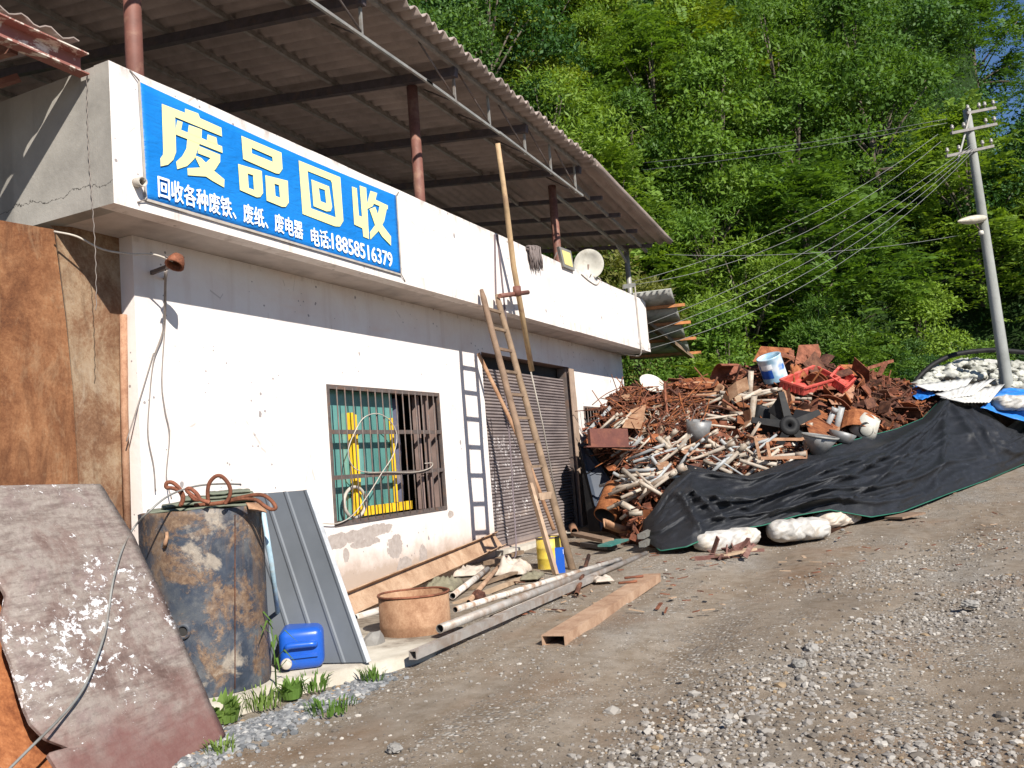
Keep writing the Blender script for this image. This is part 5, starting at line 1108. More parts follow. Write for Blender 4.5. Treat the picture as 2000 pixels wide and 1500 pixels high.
for i in range(58):
    px = 1395+rs.rand()*420; py = interp(px, pt_x, pt_y)+4+rs.rand()**1.1*115
    if in_net(px, py+10): continue
    o = hp(px, py, rs.uniform(-.45, .1)); ax = nrm(rs.normal(size=3)); s_ = nrm(np.cross(ax, rs.normal(size=3))); u_ = np.cross(ax, s_); w_, h_ = rs.uniform(.16, .46), rs.uniform(.10, .30); bd = rs.uniform(-.9, .9); ex_ = rs.uniform(.5, 1.1, 4)
    if rs.rand() < .55:
        G = [[o+ax*w_*(-1)*ex_[0]+s_*h_, o+ax*w_*(-1)*ex_[1]-s_*h_], [o+s_*h_*1.05, o-s_*h_*.95], [o+ax*w_*ex_[2]*math.cos(bd)+u_*w_*math.sin(bd)+s_*h_*.9, o+ax*w_*ex_[3]*math.cos(bd)+u_*w_*math.sin(bd)-s_*h_]]
    else:
        G = [[o+ax*w_*math.cos(a_)*1.1+u_*w_*math.sin(a_)*(.5+abs(bd))+s_*h_*k_*ex_[int(k_ > 0)] for k_ in (-1, 1)] for a_ in np.linspace(-.2, 1.6+abs(bd)*1.4, 9)]
    b = MB(); b.grid(np.array(G), .012, 0, False); b.build('scrap_plate', rmat(rs), label='crumpled rusty plate jutting from the upper scrap heap', cat='metal plate', group='rusty plates on the heap')
for i in range(14):
    px = 1160+rs.rand()*240; py = max(interp(px, pt_x, pt_y)+8, 770+rs.rand()*150); 
    P = [hp(px+rs.uniform(8,22)*math.cos(k*1.57+.5), py+rs.uniform(5,14)*math.sin(k*1.57+.5), rs.uniform(-.4, 0)) for k in range(4)]; b = MB(); b.poly(P, cfw*.012); b.build('scrap_plate', rmat(rs), label='small crumpled rusty plate caught in the rod tangle', cat='metal plate', group='rusty plates in the rod tangle')
# box with a near-black back, painting the shaded cavity in the heap
bxc = [hp(1542, 757, -.75), hp(1600, 776, -.6), hp(1594, 812, -.6), hp(1550, 800, -.75)]
b = MB(); b.poly([q+cfw*.5 for q in bxc], cfw*.01, 1)
for i in range(4): b.poly([bxc[i], bxc[(i+1) % 4], bxc[(i+1) % 4]+cfw*.5, bxc[i]+cfw*.5], V3((0,0,.008)), 0)
b.build('cavity_box', [RB, M['dark']], label='box with a dark painted back for the shaded cavity in the heap', cat='box')
# lids and basins
def basin(px, py, r, dep, tilt, mat, label, name='round_basin', roll=0.0, d=-.2):
    o = hp(px, py, d); n_ = nrm(-cfw*math.sin(tilt)+V3((0,0,1))*math.cos(tilt)+crt*roll); ex = nrm(np.cross(n_, crt+.01)); ey = np.cross(n_, ex); R3 = np.stack([ex, ey, n_], 1)
    b = MB(); b.lathe([(0, -dep), (r*.8, -dep), (r*.95, -dep*.4), (r, 0), (r*.96, .0), (r*.9, -dep*.4), (r*.76, -dep*.9), (0, -dep*.9)], 26, o, R3); return b.build(name, mat, label=label, cat='basin')
basin(1368, 757, .48, .16, .35, RT, 'wide tan rusty basin at the top of the heap')
basin(1362, 748, .44, .05, .35, RO, 'round orange lid lying in the wide rusty basin')
basin(1428, 728, .32, .12, .5, RB, 'brown rusty bowl on the heap crest left of the paint tin')
basin(1274, 748, .27, .05, .75, M['dish'], 'white dish lying on the rod tangle by the wall', 'white_dish', .3)
def bucket(px, py, r0, r1, h_, ax, mat, label, name, d=-.3, cat='bucket'):
    o = hp(px, py, d); n_ = nrm(ax); ex = nrm(np.cross(n_, V3((.3,.9,.1)))); ey = np.cross(n_, ex); R3 = np.stack([ex, ey, n_], 1)
    b = MB(); b.lathe([(0, 0), (r0, 0), (r0+(r1-r0)*.5, h_*.5), (r1, h_), (r1*.95, h_), (r0*.93, .03), (0, .03)], 24, o, R3); T = thing(name, label, cat, o); b.build('bucket_shell', mat, T); return T, o, R3
M['greymet'] = simple('grey_paint_metal', (.20,.20,.20), .5, .3, sc=6, dirt=(.16,.12,.09))
T, o, R3 = bucket(1362, 862, .17, .22, .36, (-.1,-.2,1), M['greymet'], 'grey metal bucket standing among the plastic pipes', 'grey_bucket')
b = MB(); b.tube(smooth_path([o+R3 @ V3(q) for q in ((.21,0,.34),(.2,.0,.45),(.12,0,.56),(0,0,.6),(-.12,0,.52),(-.2,0,.36))], 4), .008, 6); b.build('handle', M['iron'], T)
T, o, R3 = bucket(1596, 893, .07, .30, .36, (-.05,-.25,1), M['greymet'], 'grey funnel shaped lamp hood at the net edge', 'metal_funnel', cat='funnel')
b = MB(); b.lathe([(.305, .35), (.31, .37), (.29, .375), (.28, .36)], 24, o, R3); b.build('rim', M['chord'], T)
T, o, R3 = bucket(1641, 864, .18, .24, .18, (.1,-.35,1), M['greymet'], 'shallow grey bowl beside the funnel', 'grey_bowl', cat='bowl')
T, o, R3 = bucket(1683, 850, .26, .16, .40, (-.15,-.55,.8), M['dish'], 'white motor housing with a torn opening at the net edge', 'motor_housing', cat='housing')
b = MB(); b.lathe([(.0, .0), (.13, 0), (.14, .03), (.12, .05)], 18, o-cfw*.22+V3((0,0,.12)), np.stack([crt, cup, -cfw], 1)); b.build('torn_opening', M['dark'], T)
# paint tin
PTN = thing('paint_tin', 'pale blue and white paint tin tipped over on the heap crest', 'tin', hp(1512, 730, -.3)); o = hp(1516, 742, -.3); n_ = nrm(cup*.95-crt*.38-cfw*.2); ex = nrm(np.cross(n_, cfw)); ey = np.cross(n_, ex); R3 = np.stack([ex, ey, n_], 1)
g = NG('paint_tin_label'); c = g.pos(); X = g.noise(c, 3, 3); M['tin'] = g.fin(g.ramp(g.noise(g.mapv(c, (2, 2, 2)), 1.6, 2, .4), [(.40, (.25,.42,.55)), (.5, (.50,.62,.72)), (.58, (.66,.72,.78)), (.66, (.05,.18,.50))]), .4, .1, .5)
b = MB(); b.lathe([(0, 0), (.25, 0), (.255, .02), (.25, .04), (.25, .5), (.258, .52), (.25, .54), (.24, .54), (.23, .5), (0, .5)], 26, o, R3); b.build('tin_shell', M['tin'], PTN)
b = MB(); b.lathe([(.252, .12), (.252, .30)], 8, o, R3, 0, True, 1.2); b.build('blue_label', M['blueplas'], PTN); b = MB(); b.lathe([(.2535, .32), (.2535, .42)], 8, o, R3 @ np.array(Matrix.Rotation(.3, 3, 'Z')), 0, True, 1.0); b.build('white_label', M['letter_w'], PTN)
# red crates
M['redplas'] = simple('faded_red_plastic', (.50,.075,.058), .5, 0, .4, sc=4, dirt=(.66,.20,.15), bump=.03)
def crate(q4, dep, label):
    P = [hp(x, y, d-1.0) for x, y, d in q4]; T = thing('red_crate', label, 'crate', sum(P)/4); n_ = nrm(np.cross(P[1]-P[0], P[3]-P[0])); n_ = n_ if n_[2] > 0 else -n_
    b = MB(); b.poly([q-n_*dep for q in P], n_*.015); b.build('crate_base', M['redplas'], T)
    for i in range(4):
        a, c = P[i], P[(i+1) % 4]; b = MB(); b.poly([a, c, c-n_*dep, a-n_*dep], nrm(sum(P)/4-(a+c)/2)*.02); L = np.linalg.norm(c-a)
        b.bar(a, c, .05, .035, n_); 
        b.build('crate_side', M['redplas'], T)
        k = MB()
        for j in range(1, 6): q = lerp(a, c, j/6); k.bar(q, q-n_*dep, .03, .03)
        k.build('crate_rib', M['redplas'], T)
crate([(1524,742,.0),(1592,714,.3),(1640,738,.2),(1572,758,-.15)], .16, 'red plastic crate lying open on the heap crest, left of the other crate')
crate([(1622,736,.1),(1640,716,.35),(1672,738,.3),(1652,756,.0)], .16, 'smaller red plastic crate tipped on the heap crest, right of the other crate')
# black fan hub with five arms
FH = thing('fan_hub', 'black five armed plastic fan hub facing the road on the heap', 'fan hub', hp(1540, 860, -.5)); o = hp(1541, 832, -.8); n_ = nrm(-cfw+V3((0,0,.25))); ex = nrm(np.cross(cup, n_)); ey = np.cross(n_, ex); R3 = np.stack([ex, ey, n_], 1)
M['blackplas'] = simple('black_plastic', (.011,.011,.012), .6, 0, .2, var=.15, sc=4, dirt=(.028,.026,.024), bump=.03)
b = MB(); b.lathe([(.035, .0), (.035, .06), (.16, .07), (.18, .04), (.18, -.05)], 20, o, R3); b.build('hub', M['blackplas'], FH)
for k in range(5):
    a = math.pi/2+k*2*math.pi/5+.12; d = R3 @ V3((math.cos(a), math.sin(a), -.1)); s_ = R3 @ V3((-math.sin(a), math.cos(a), 0)); L = .64
    b = MB(); b.poly([o+d*.15+s_*.07, o+d*L+s_*.05-n_*.05, o+d*L-s_*.05-n_*.05, o+d*.15-s_*.07], n_*.06); a2 = a+.6; d2 = R3 @ V3((math.cos(a2), math.sin(a2), -.35))
    b.poly([o+d*.17-n_*.02, o+d*(L*.97)-n_*.06, o+d2*.42-n_*.12, o+d2*.18-n_*.06], n_*.015); b.build('arm', M['blackplas'], FH)
V, F = rbox((.75, .3, .42), .05, 2); o2 = hp(1508, 822, -.25); R2 = np.stack([nrm(crt*.9-cup*.3), cfw, nrm(cup*.9+crt*.3)], 1); b = MB(); b.add([o2+R2 @ v for v in V], F, 0, True); b.build('black_casing', M['blackplas'], label='black plastic casing behind the fan hub', cat='casing')
# angle iron frame, open box, cylinder, trough
IF = thing('iron_stand', 'tan angle iron frame table in front of the fan hub', 'frame', hp(1525, 885, -.4))
fp = [hp(1476, 858, -.55), hp(1572, 858, -.5), hp(1574, 893, -.5), hp(1484, 895, -.6)]; bk = [q+cfw*.55+V3((0,0,.02)) for q in fp]
for nm, ee in (('top_bar', [(fp[0], fp[1]), (bk[0], bk[1]), (fp[0], bk[0]), (fp[1], bk[1])]), ('leg', [(fp[1], fp[2]), (fp[0], fp[3]), (lerp(fp[0], fp[1], .22), lerp(fp[3], fp[2], .22))]), ('bottom_bar', [(fp[3], fp[2])])):
    for a, c in ee: b = MB(); b.bar(a, c, .05, .05); b.build(nm, M['rust_t'], IF)
o = hp(1188, 868, -.5); ob = MB(); e1 = nrm(crt); e2 = nrm(cfw*V3((1,1,0))); 
for c_, hx, hy, hz in ((o-V3((0,0,.02)), .33, .28, .01), (o-e2*.27+V3((0,0,.13)), .33, .008, .14), (o+e2*.27+V3((0,0,.13)), .33, .008, .14), (o+e1*.325+V3((0,0,.13)), .008, .262, .14), (o-e1*.325+V3((0,0,.13)), .008, .262, .14)):
    ob.obox(c_, e1*hx, e2*hy, (0,0,hz))
ob.obox(o-V3((0,0,.045))-e2*.05, e1*.42, e2*.4, (0,0,.012)); M['redbox'] = simple('dull_red_steel', (.13,.04,.028), .6, sc=5, dirt=(.22,.08,.04)); ob.build('open_box', M['redbox'], label='dull red open steel box on a shelf by the barred window', cat='box')
cA = hp(1183, 1030, -.25); cA = at(1181, 1008, depth(cA)-.3); cB = cA+nrm(crt*.35+cfw*.5+V3((0,0,.55)))*.62
b = MB(); b.pipe(cA, cB, .185, .17, 28, 0, 1); b.build('rusty_cylinder', [RO, M['dark']], label='short orange rusty cylinder leaning at the foot of the heap', cat='cylinder')
G = []
for i in range(14):
    u = i/13; c_ = lerp(at(1180, 1022, depth(cA)-.25), at(1245, 1046, depth(cA)-.15), u); row = []
    for j in range(10):
        a = math.pi*(1.05+.9*j/9); row.append(c_+V3((0,0,.17*math.sin(a)+.1))+nrm(cfw*V3((1,1,0)))*.17*math.cos(a))
    G.append(row)
b = MB(); b.grid(np.array(G), .012); b.build('split_trough', M['rust_t'], label='split open tan metal trough lying at the foot of the heap', cat='trough')
# black cabinet panel leaning at the corner of the door
CP = thing('black_cabinet', 'tall black flat panel cabinet leaning between door and heap', 'panel', onG(1160, 1045)); t0 = depth(onG(1168, 1046))
tA = at(1133, 873, t0+1.0); tB = at(1152, 875, t0+1.15); mB = at(1204, 955, t0+.55); lB = at(1174, 1038, t0+.05); lA = at(1150, 1038, t0+.25)
M['blackpanel'] = simple('blue_black_panel', (.045,.055,.075), .3, 0, .5, var=.1, sc=2, dirt=(.09,.09,.095), bump=.02)
b = MB(); b.poly([tA, tB, mB, lB], cfw*.05); b.build('front_face', M['blackpanel'], CP)
b = MB(); b.poly([tA-crt*.02, lB-crt*.004, lA, at(1136, 900, t0+.95)], cfw*.04); b.build('side_face', M['blackplas'], CP)
b = MB(); b.bar(tA-cfw*.004, tB-cfw*.004, .02, .03); b.bar(tB-cfw*.004, mB-cfw*.004, .02, .03); b.bar(lerp(tA, lB, .33)-cfw*.008, lerp(tB, mB, .42)-cfw*.008, .012, .02); b.build('edge_strip', M['blackplas'], CP)
M['greyed_beam'] = simple('dull_beam_paint', (.15,.145,.13), .7, sc=6, dirt=(.09,.07,.05))
# boards lying at the foot
def gbar(pa, pb, w_, h_, mat, label, z=.06, name='board', cat='board'):
    b = MB(); b.bar(onG(*pa, z), onG(*pb, z), w_, h_); b.build(name, M[mat], label=label, cat=cat)
M['teal'] = simple('teal_painted_board', (.04,.16,.14), .6, sc=6, dirt=(.14,.13,.11))
gbar((1125,1042), (1188,1056), .18, .05, 'wood', 'brown board at the foot of the black panel', .14); gbar((1142,1062), (1196,1070), .16, .06, 'dusty', 'dark flat board lowest at the foot of the heap', .05); gbar((1180,1066), (1216,1054), .2, .03, 'teal', 'teal painted board scrap at the foot of the heap', .12)
pp = onG(1122, 1038, .1); b = MB(); b.pipe(pp, pp+nrm(cfw*V3((1,1,0)))*.5+V3((0,0,.05)), .065, .052, 14, 0, 1); b.build('pipe_end', [M['rust_t'], M['dark']], label='tan pipe end pointing at the road beside the shutter corner', cat='pipe')
for k, (px, py, lb) in enumerate(((1275,1042,'upper grey beam end under the black net'), (1278,1058,'lower grey beam end under the black net'))):
    A = onG(px-24, py+6, .12+.1*(k != 1)); b = MB(); b.bar(A+V3((0,0,.25*(k == 2))), A+V3((1.2, .0, .05+.25*(k == 2))), .09, .07); b.build('grey_beam', M['greyed_beam'], label=lb, cat='beam')
for k, (px, py, L, lb) in enumerate(((1230,992,.28,'short white pipe piece by the orange cylinder'), (1242,1003,.2,'white elbow fitting by the orange cylinder'), (1222,1006,.22,'white broken tile by the orange cylinder'))):
    hpipe(px, py, L, -.5+k*.6, .05-.012*k, M['pvc'], lb, None, -.3, -.4)
# ------------------------------------------------------------------ black shade net over the heap front
def mk_net():
    g = NG('black_shade_net'); c = g.pos(); n = g.noise(g.mapv(c, (1, 1, 3)), 5, 6, .7)
    f = g.noise(c, 90, 3, .7)
    col = g.ramp(n, [(.35, (.006,.007,.009)), (.6, (.012,.013,.017)), (.75, (.03,.034,.042))]); col = g.mix(g.m('MULTIPLY', g.ramp(f, [(.55, 0.0), (.75, 1.0)]), .4), col, (.10,.11,.12))
    g.bump(g.m('ADD', f, g.m('MULTIPLY', n, 1.5)), .4, .01); return g.fin(col, .58, 0, .35)
M['net'] = mk_net()
rs_ = np.random.RandomState(14); FOLDS = []
for k in range(8): FOLDS.append((.67, 1.0, .10+.11*k, .06+.30*rs_.rand(), .13+.08*rs_.rand(), .028+.02*rs_.rand()))
for k in range(9): v0_ = .12+.09*k; a_ = rs_.uniform(.02, .4); FOLDS.append((a_, v0_+.05, a_+rs_.uniform(.25, .5), v0_+rs_.uniform(-.15, .2), .10+.10*rs_.rand(), .02+.02*rs_.rand()))
for k in range(5): FOLDS.append((.72+.05*k, .95-.1*k, .80+.05*k, .12, .12, .03))
for k in range(4): FOLDS.append((.045+.012*k, .9-.12*k, .12+.05*k, .1+.12*k, .16, .035))
G = []; NU, NV = 260, 70
for i in range(NU):
    u = i/(NU-1); px = 1264+u*(2120-1264); top = interp(px, nt_x, nt_y); bot = interp(px, nb_x, nb_y); row = []
    bot = max(bot, top+6)
    for j in range(NV):
        v_ = j/(NV-1); py = bot+(top-bot)*v_; base = surf_t(px, py)
        q = at(px, py, base-.34); x_ = px/1000.
        wu = u+.02*fbm([u*4, v_*3, 8], 1, 2); wv = v_+.16*fbm([u*5, v_*1.5, 4], 1, 3); f_ = 0.0
        for (u0_, v0_, u1_, v1_, am, wd) in FOLDS:
            dx, dy = (u1_-u0_)*6, v1_-v0_; px_, py_ = (wu-u0_)*6, wv-v0_; tt_ = max(0, min(1, (px_*dx+py_*dy)/(dx*dx+dy*dy))); dd_ = math.hypot(px_-dx*tt_, py_-dy*tt_)
            f_ += am*math.exp(-dd_/wd)*(.35+.65*math.sin(math.pi*min(1, max(0, .08+tt_*.9))))
        f_ += (1-abs(fbm([px*.011-v_*1.3, v_*5.0-px*.005, 6.1], 1, 3)*3.2))*.12+fbm([px*.035, v_*9, 1], 1, 3)*.07
        edge = min(1, v_*7+.15)*min(1, (1-v_)*10+.2)*min(1, u*18+.1); hang = 0
        q = q-cfw*(f_*edge*1.25)+V3((0,0,f_*edge*.35))+cfw*.4*max(0, 1-u*26)**2
        q[2] = max(q[2], gz(q[0])+.0)
        row.append(q)
    G.append(row)
G = np.array(G); b = MB(); b.grid(G, .008)
NT = thing('shade_net', 'big black shade net draped over the front of the scrap heap', 'shade net', (G[NU//2][0])); b.build('net_cloth', M['net'], NT)
M['greenhem'] = simple('green_hem', (.02,.13,.085), .6, bump=0)
b = MB(); b.tube([q-cfw*.01 for q in G[6:, 0]], .008, 5); b.build('hem', M['greenhem'], NT); b = MB(); b.tube([q-cfw*.01 for q in G[96:172, -1]], .009, 5); b.build('hem', M['greenhem'], NT)
# sacks
def sack(c0, ax, L, r, mat, label, seed, name='white_sack', flat=.6):
    ax = nrm(ax); s_ = nrm(np.cross((0,0,1), ax)); u_ = np.cross(ax, s_); G = []
    for i in range(100):
        t = i/99; e = (1-abs(2*t-1)**6)**.4; row = []
        for j in range(73):
            a = 2*math.pi*j/72; sq = 1/max(abs(math.cos(a))**4+abs(math.sin(a))**4, .1)**.2
            n1 = fbm([t*3+seed, math.cos(a)*1.2, math.sin(a)*1.2], 1, 2); tri = lambda x: abs((x % 1)-.5)*2
            k = e*(1+.16*n1+.13*(tri(t*2.6+math.cos(a)*.9+n1*1.6+seed*.3)-.5)+.08*(tri(t*5.3-math.sin(a)*1.3+n1*2.4)-.5)+.05*(tri(t*1.2+a*.9+n1*2)-.5))*sq
            row.append(V3(c0)+ax*L*(t-.5)+s_*r*k*math.cos(a)+u_*r*flat*k*math.sin(a)+V3((0,0,r*flat*.9)))
        G.append(row)
    b = MB(); b.grid(np.array(G), 0); return b.build(name, mat, label=label, cat='sack')
M['bundle'] = simple('waste_plastic', (.46,.455,.41), .65, 0, .3, sc=3, dirt=(.20,.20,.15), bump=.3, bscale=14, jit=.55, dth=(.4,.65))
M['sack'] = simple('white_woven_sack', (.47,.45,.42), .6, 0, .35, sc=4, dirt=(.33,.26,.18), bump=.35, bscale=14, dth=(.48,.7))
a = onG(1500, 1056, .0); c = onG(1616, 1046, .0); sack((a+c)/2-cfw*.06, (c-a)*V3((1,1,.3)), np.linalg.norm(c-a)*1.04, .24, M['sack'], 'big plump white sack lying at the hem of the black net', 3)
a = onG(1360, 1078, .0); c = onG(1478, 1060, .0); sack((a+c)/2-cfw*.02, (c-a)*V3((1,1,.3)), np.linalg.norm(c-a)*1.0, .19, M['sack'], 'torn white sack spilling reddish shards below the black net', 7, flat=.66)
a = onG(1620, 1040, .0); c = onG(1680, 1022, .0); sack((a+c)/2+cfw*.3, (c-a)*V3((1,1,.3)), np.linalg.norm(c-a)*1.1, .2, M['rag_w'], 'dusty sack half under the net beyond the big white sack', 9)
M['shard'] = simple('reddish_shard', (.16,.075,.06), .8, sc=8, jit=.3, dirt=(.28,.22,.18))
for i in range(26):
    px = 1380+rs.rand()*76; py = 1050+rs.rand()*28; o = onG(px, py+8, .02)-cfw*.12; ax = nrm(V3((rs.normal(), rs.normal(), abs(rs.normal())*.7))); L = rs.uniform(.12, .26)
    b = MB(); b.bar(o-cfw*.1, o-cfw*.1+ax*L, rs.uniform(.03, .09), .015, nrm(rs.normal(size=3))); b.build('red_shard', M['shard'], label='reddish flat shard spilling from the torn white sack', cat='shard', group='shards in front of the torn sack')
gbar((1405,1086), (1470,1072), .14, .03, 'wood_p', 'pale flat board on the ground before the torn sack', .03)
gbar((1745,1012), (1790,1002), .3, .03, 'wood', 'brown flat sheet lying on the road edge below the net', .03)
# ------------------------------------------------------------------ right: fibre sheets, blue tarp, white sacks, hose arc
M['fibre'] = simple('fibre_cement', (.52,.51,.48), .85, sc=3, dirt=(.36,.33,.29), jit=.1)
def fsheet(q, label, th=.012):
    P = [at(*x) for x in q]; G = []
    for i in range(49):
        u = i/48; row = []
        for j in range(5):
            v_ = j/4; p_ = lerp(lerp(P[0], P[1], u), lerp(P[3], P[2], u), v_); row.append(p_+V3((0,0,.006*math.sin(u*2*math.pi*8))))
        G.append(row)
    b = MB(); b.grid(np.array(G), th); b.build('fibre_sheet', M['fibre'], label=label, cat='roof sheet')
fsheet([(1786,752,20.8),(1900,738,22.2),(1880,764,20.6),(1812,762,20.4)], 'pale corrugated fibre sheet at the back of the small stack')
fsheet([(1826,770,20.1),(1945,738,22.0),(1900,772,20.2),(1850,778,19.8)], 'pale corrugated fibre sheet in the middle of the small stack')
fsheet([(1836,776,19.9),(1962,750,21.8),(1932,786,19.9),(1880,786,19.6)], 'pale corrugated fibre sheet at the front of the small stack')
def drape(q, mat, label, name, amp, seed, cat):
    P = [at(*x) for x in q]; G = []
    for i in range(40):
        u = i/39; row = []
        for j in range(28):
            v_ = j/27; p_ = lerp(lerp(P[0], P[1], u), lerp(P[3], P[2], u), v_); k = amp*fbm([u*5+seed, v_*4, seed], 1, 4)*2+amp*.5*math.sin(math.pi*u)*math.sin(math.pi*v_); row.append(p_-cfw*k+V3((0,0,k*.6)))
        G.append(row)
    b = MB(); b.grid(np.array(G), .006); b.build(name, M[mat], label=label, cat=cat)
M['bluetarp'] = simple('blue_tarpaulin', (.02,.16,.52), .4, 0, .45, sc=5, dirt=(.10,.25,.52), bump=.1)
drape([(1912,800,20.0),(1962,757,21.6),(2090,770,22),(2090,835,19.8)], 'bluetarp', 'crumpled bright blue tarpaulin behind the black net at the pole', 'blue_tarp', .22, 3, 'tarpaulin')
drape([(1770,770,20.9),(1790,752,21.3),(1830,770,20.6),(1800,782,20.2)], 'bluetarp', 'small blue tarpaulin scrap left of the fibre sheets', 'blue_tarp', .08, 6, 'tarpaulin')
q0 = at(1985, 800, 20.2); sack(q0, crt, 1.0, .28, M['sack'], 'white sack lying on the bright blue tarpaulin', 12)
rs = np.random.RandomState(17); k = 0
for i in range(110):
    u = rs.rand(); px = 1790+u*250; top = interp(px, [1790,1830,1870,1930,2000,2040], [748,712,700,695,702,705]); py = top+8+rs.rand()*52*min(1, .25+u)
    t_ = 24.2-(py-700)*.035+rs.rand()*.3; o = at(px, py, t_); b = MB(); V, F = stone_mesh(rs, rs.uniform(.10, .22), .6, 3)
    VV = [o+V3(v)*V3((1.3, 1, 1))+nrm(V3(v))*.22*fbm(V3(v)*7+i, 1, 3) for v in V]; b.add(VV, F, 0, True)
    b.build('white_bundle', M['bundle'], label='white crumpled plastic bundle in the pile behind the utility pole', cat='bundle', group='white bundles piled behind the pole')
G = []
for i in range(30):
    px = 1770+i*11.5; top = interp(px, [1770,1790,1830,1870,1930,2000,2120], [770,752,718,706,701,708,712]); G.append([at(px, top+70*v_, 24.7-1.6*v_) + cfw*.3*fbm([px*.02, v_*4, 1], 1, 2) for v_ in np.linspace(0, 1, 10)]+[at(px, 880, 23)])
b = MB(); b.grid(np.array(G)[::-1], 0); M['sackheap'] = simple('pale_plastic_heap', (.40,.39,.36), .7, sc=6, dirt=(.16,.15,.13), bump=.6, bscale=8); b.build('plastic_heap', M['sackheap'], label='heap of pale plastic waste behind the utility pole', cat='heap', kind='stuff')
b = MB(); b.tube(smooth_path([at(*q) for q in ((1778,760,23.2),(1796,735,23.3),(1822,712,23.4),(1860,694,23.5),(1905,686,23.6),(1950,684,23.7),(2010,690,23.8),(2080,705,23.9))], 6), .065, 8); b.build('black_hose', M['blackplas'], label='thick black hose arching over the pile of white bundles', cat='hose')
for i, (a_, b_) in enumerate((((1692,720,21.3),(1742,705,22.0)), ((1700,738,21.0),(1742,742,21.6)), ((1716,735,21.2),(1730,708,21.8)), ((1690,730,21.2),(1690,760,21.0)), ((1735,760,20.9),(1780,775,20.5)))):
    b = MB(); b.bar(at(*a_), at(*b_), .09, .07); b.build('timber_beam', M['rust_b'], label=('rusty beam poking up at the right shoulder of the heap, '+['top','middle','upright','left','lowest'][i]+' one'), cat='beam')
# ------------------------------------------------------------------ utility pole
pz = onG(1978, 905); pt_ = at(1888, 214, 22.6); pb_ = at(1974, 800, 22.2); pb_ = pb_+(pb_-pt_)*(2.2/np.linalg.norm(pb_-pt_)); PO = thing('utility_pole', 'leaning grey concrete utility pole with crossarms at the right edge', 'utility pole', pb_)
M['pole'] = mk_concrete('pole_concrete', (.27,.275,.255), 1.2)
b = MB(); b.tube([lerp(pb_, pt_, t) for t in np.linspace(0, 1, 12)], [.165-.07*t for t in np.linspace(0, 1, 12)], 16); b.build('shaft', M['pole'], PO)
ad = nrm(crt*.62+cfw*.78*V3((1,1,0))-V3((0,0,0))); M['ceramic'] = simple('pale_insulator', (.30,.28,.255), .3, bump=0)
INS = []
def arm(px, py, L0, L1, dz, lab=None, h_=.09):
    c0 = lerp(pt_, pb_, dz); d_ = nrm(at(1945, 206, 23.0)-at(1860, 222, 22.3)); b = MB(); b.bar(c0-d_*L0-cfw*.12, c0+d_*L1-cfw*.12, .06, h_*.75); o_ = b.build('crossarm', M['purlin'], PO)
    for s_ in (-L0+.06, -L0+.5, L1-.4, L1-.06):
        q = c0+d_*s_-cfw*.12+V3((0,0,.04)); b = MB(); b.lathe([(0, .0), (.015, .0), (.015, .06), (.042, .07), (.052, .10), (.028, .12), (.046, .14), (.02, .17), (0, .18)], 10, q); b.build('insulator', M['ceramic'], o_); INS.append(q+V3((0,0,.2)))
arm(0, 0, .12, 1.0, .012); arm(0, 0, .8, .95, .055); arm(0, 0, 1.1, .7, .11)
b = MB(); c0 = lerp(pt_, pb_, .012); b.bar(c0+V3((.0,0,-.02))-cfw*.14, lerp(pt_, pb_, .14)-crt*.5-cfw*.14, .05, .04); b.build('stay_brace', M['chord'], PO)
# street lamp on the pole
lc = at(1912, 428, 22.3); SLT = thing('street_lamp', 'oval street lamp fixed to the leaning concrete pole', 'street lamp', lc); ld = nrm(at(1875, 432, 22.0)-lc)
b = MB(); sx_ = nrm(np.cross(ld, (0,0,1))); G = []
for i in range(16):
    t = i/15; e = max(.03, math.sin(math.pi*(.12+.88*t)**.8)**.6) if t < .97 else .05; G.append([lc+ld*(t*.95-.15)+sx_*.17*e*math.cos(2*math.pi*j/16)+V3((0,0,.11*e*math.sin(2*math.pi*j/16))) for j in range(17)])
b.grid(np.array(G), 0); M['lamp'] = simple('lamp_shell', (.47,.43,.34), .5, bump=.03); b.build('lamp_shade', M['lamp'], SLT)
b = MB(); b.tube([lc+ld*.2-V3((0,0,.08)), at(1918, 455, 22.4), at(1928, 445, 22.5)], .02, 6); b.build('lamp_arm', M['iron'], SLT)
b = MB(); b.lathe([(0, .07), (.06, .05), (.07, -.04), (0, -.06)], 10, at(1916, 455, 22.2)); b.build('camera_pod', M['dish'], SLT)
# wires
def wire(a, c, sag, label, r=.006, n=14):
    a, c = V3(a), V3(c); b = MB(); b.tube([lerp(a, c, t)-V3((0,0,sag*4*t*(1-t))) for t in np.linspace(0, 1, n)], r, 5); b.build('power_line', M['wire_p'], label=label, cat='power line', group='power lines from the pole to the building', org=a)
M['wire_p'] = simple('grey_power_wire', (.17,.175,.17), .5, bump=0)
be = onY(1233, 555, -.35); 
wire(at(1832, 262, 22.0), be+V3((0,0,.05)), .45, 'power line reaching the end column, upper of the two')
wire(at(1838, 276, 22.0), be+V3((0,0,-.02)), .65, 'power line reaching the end column, lower of the two')
for i, (py0, py1, lb) in enumerate(((290, 632, 'highest'), (293, 650, 'second highest'), (297, 664, 'second lowest'), (300, 682, 'lowest'))):
    wire(at(1900+2*i, py0-10, 22.3), at(1266, py1, 18.6), .35+.12*i, lb+' of the four power lines passing the parapet end')
wire(at(1872, 460, 22.3), at(1300, 497, 21), .2, 'thin line running level from the street lamp to the left', .006)
for i, (y0, y1) in enumerate(((232, 318), (240, 332))):
    wire(at(1850, y0, 22.4), at(1255, y1, 25), .1, ('upper' if i == 0 else 'lower')+' faint line crossing the woods above the canopy', .006)
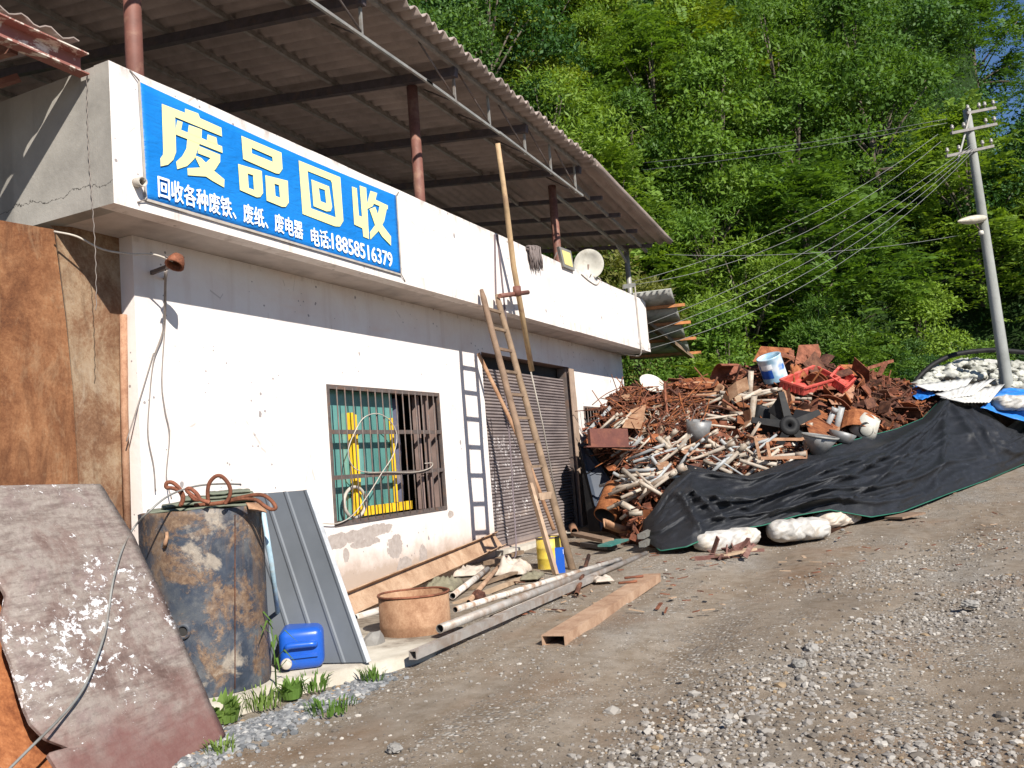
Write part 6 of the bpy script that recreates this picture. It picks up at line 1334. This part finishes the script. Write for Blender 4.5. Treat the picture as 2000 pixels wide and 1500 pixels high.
# meter rack wires on the parapet end
b = MB(); b.tube(smooth_path([onY(1240, 560, -p-.03), onY(1243, 590, -p-.03), onY(1248, 640, -p-.03), onY(1252, 690, -p-.03), onY(1235, 694, -.4), onY(1205, 688, -.1)], 5), .014, 6); b.build('conduit', M['cable'], label='thin pale conduit down the right end of the parapet', cat='conduit')
b = MB(); b.bar(onY(1218, 560, -p-.02), onY(1240, 556, -p-.02), .03, .09); b.bar(onY(1219, 580, -p+.05), onY(1219, 558, -p+.05), .04, .05, (0,1,0)); b.build('wire_bracket', M['chord'], label='small grey wire bracket on top of the parapet end', cat='bracket')
# ------------------------------------------------------------------ awning beyond the building end
AW = thing('awning', 'grey fibre sheet awning on timber rafters beyond the parapet end', 'awning', onX(1300, 690, 20.5))
A0 = at(1232, 572, 19.3); A1 = at(1310, 562, 19.7); A2 = at(1349, 692, 23.2); A3 = at(1230, 700, 22.6)
M['awning'] = simple('grey_fibre_sheet', (.36,.36,.335), .85, sc=2, dirt=(.10,.10,.09))
for k in range(4):
    u0, u1 = k/4+.01, (k+1)/4+.025; G = []
    for i in range(17):
        s_ = i/16; G.append([lerp(lerp(A0, A1, s_), lerp(A3, A2, s_), u)+cfw*(.012*math.cos(s_*40)+.05*((u-u0)/(u1-u0)-.5)) for u in (u0, (u0+u1)/2, u1)])
    b = MB(); b.grid(np.array(G), .012); b.build('awning_sheet', M['awning'], AW)
M['orangewood'] = simple('orange_timber_end', (.36,.14,.045), .8, sc=6, dirt=(.2,.09,.04))
for k, u in enumerate((.24, .49, .74, .98)):
    a = lerp(A0, A3, u)-cfw*.06; c = lerp(A1, A2, u)-cfw*.06; b = MB(); b.bar(a, c+(c-a)*.16, .09, .07); b.build('batten', M['orangewood'], AW)
b = MB(); b.bar(lerp(A0, A3, .25)-cfw*.14, A2-cfw*.14+V3((0,0,-.1)), .12, .09); b.build('rafter', M['wood'], AW)
bx_ = MB(); bx_.box((19.6, 1.6, -.2), (22.2, 6.0, 3.1)); 
DS = bx_.build('back_shed', M['dusty'], label='low shed painted dark as the shade in the gap behind the parapet end', cat='shed')  # the box's dark colour stands for the shade inside the shed
for ch in ((20.1, 'shed_inner_shade'),):
    b = MB(); b.box((20.3, 1.57, -.1), (21.3, 1.595, 2.2)); b.build('shed_inner_shade', M['dark'], DS)  # near-black sheet painting the shed's shaded inside
# bushes along the foot of the slope behind the heap
rs = np.random.RandomState(55)
for i in range(30):
    px = 1345+i*23+rs.uniform(-8, 8); t_ = interp(px, [1240,1400,1600,1800,2000], [22.8,22.2,23.8,25.6,27]); q = at(px, 760, t_+rs.rand()*1.2); q[2] = max(hill_pt(math.degrees(math.atan2(q[0], q[1]-CC[1])), math.hypot(q[0], q[1]-CC[1]))[2], gz(q[0]))-.4
    k = [7, 5, 0, 4, 2][rs.randint(5)]; put_tree(q, k, rs.uniform(.36, .60), rs.uniform(0, 6.28), 'bush', 'leafy '+{'leaf_m':'mid green','leaf_o':'olive','leaf_d':'dark green','leaf_y':'yellow-green'}[TP[k][2]]+' bush at the foot of the slope behind the heap', 'bushes behind the scrap heap')
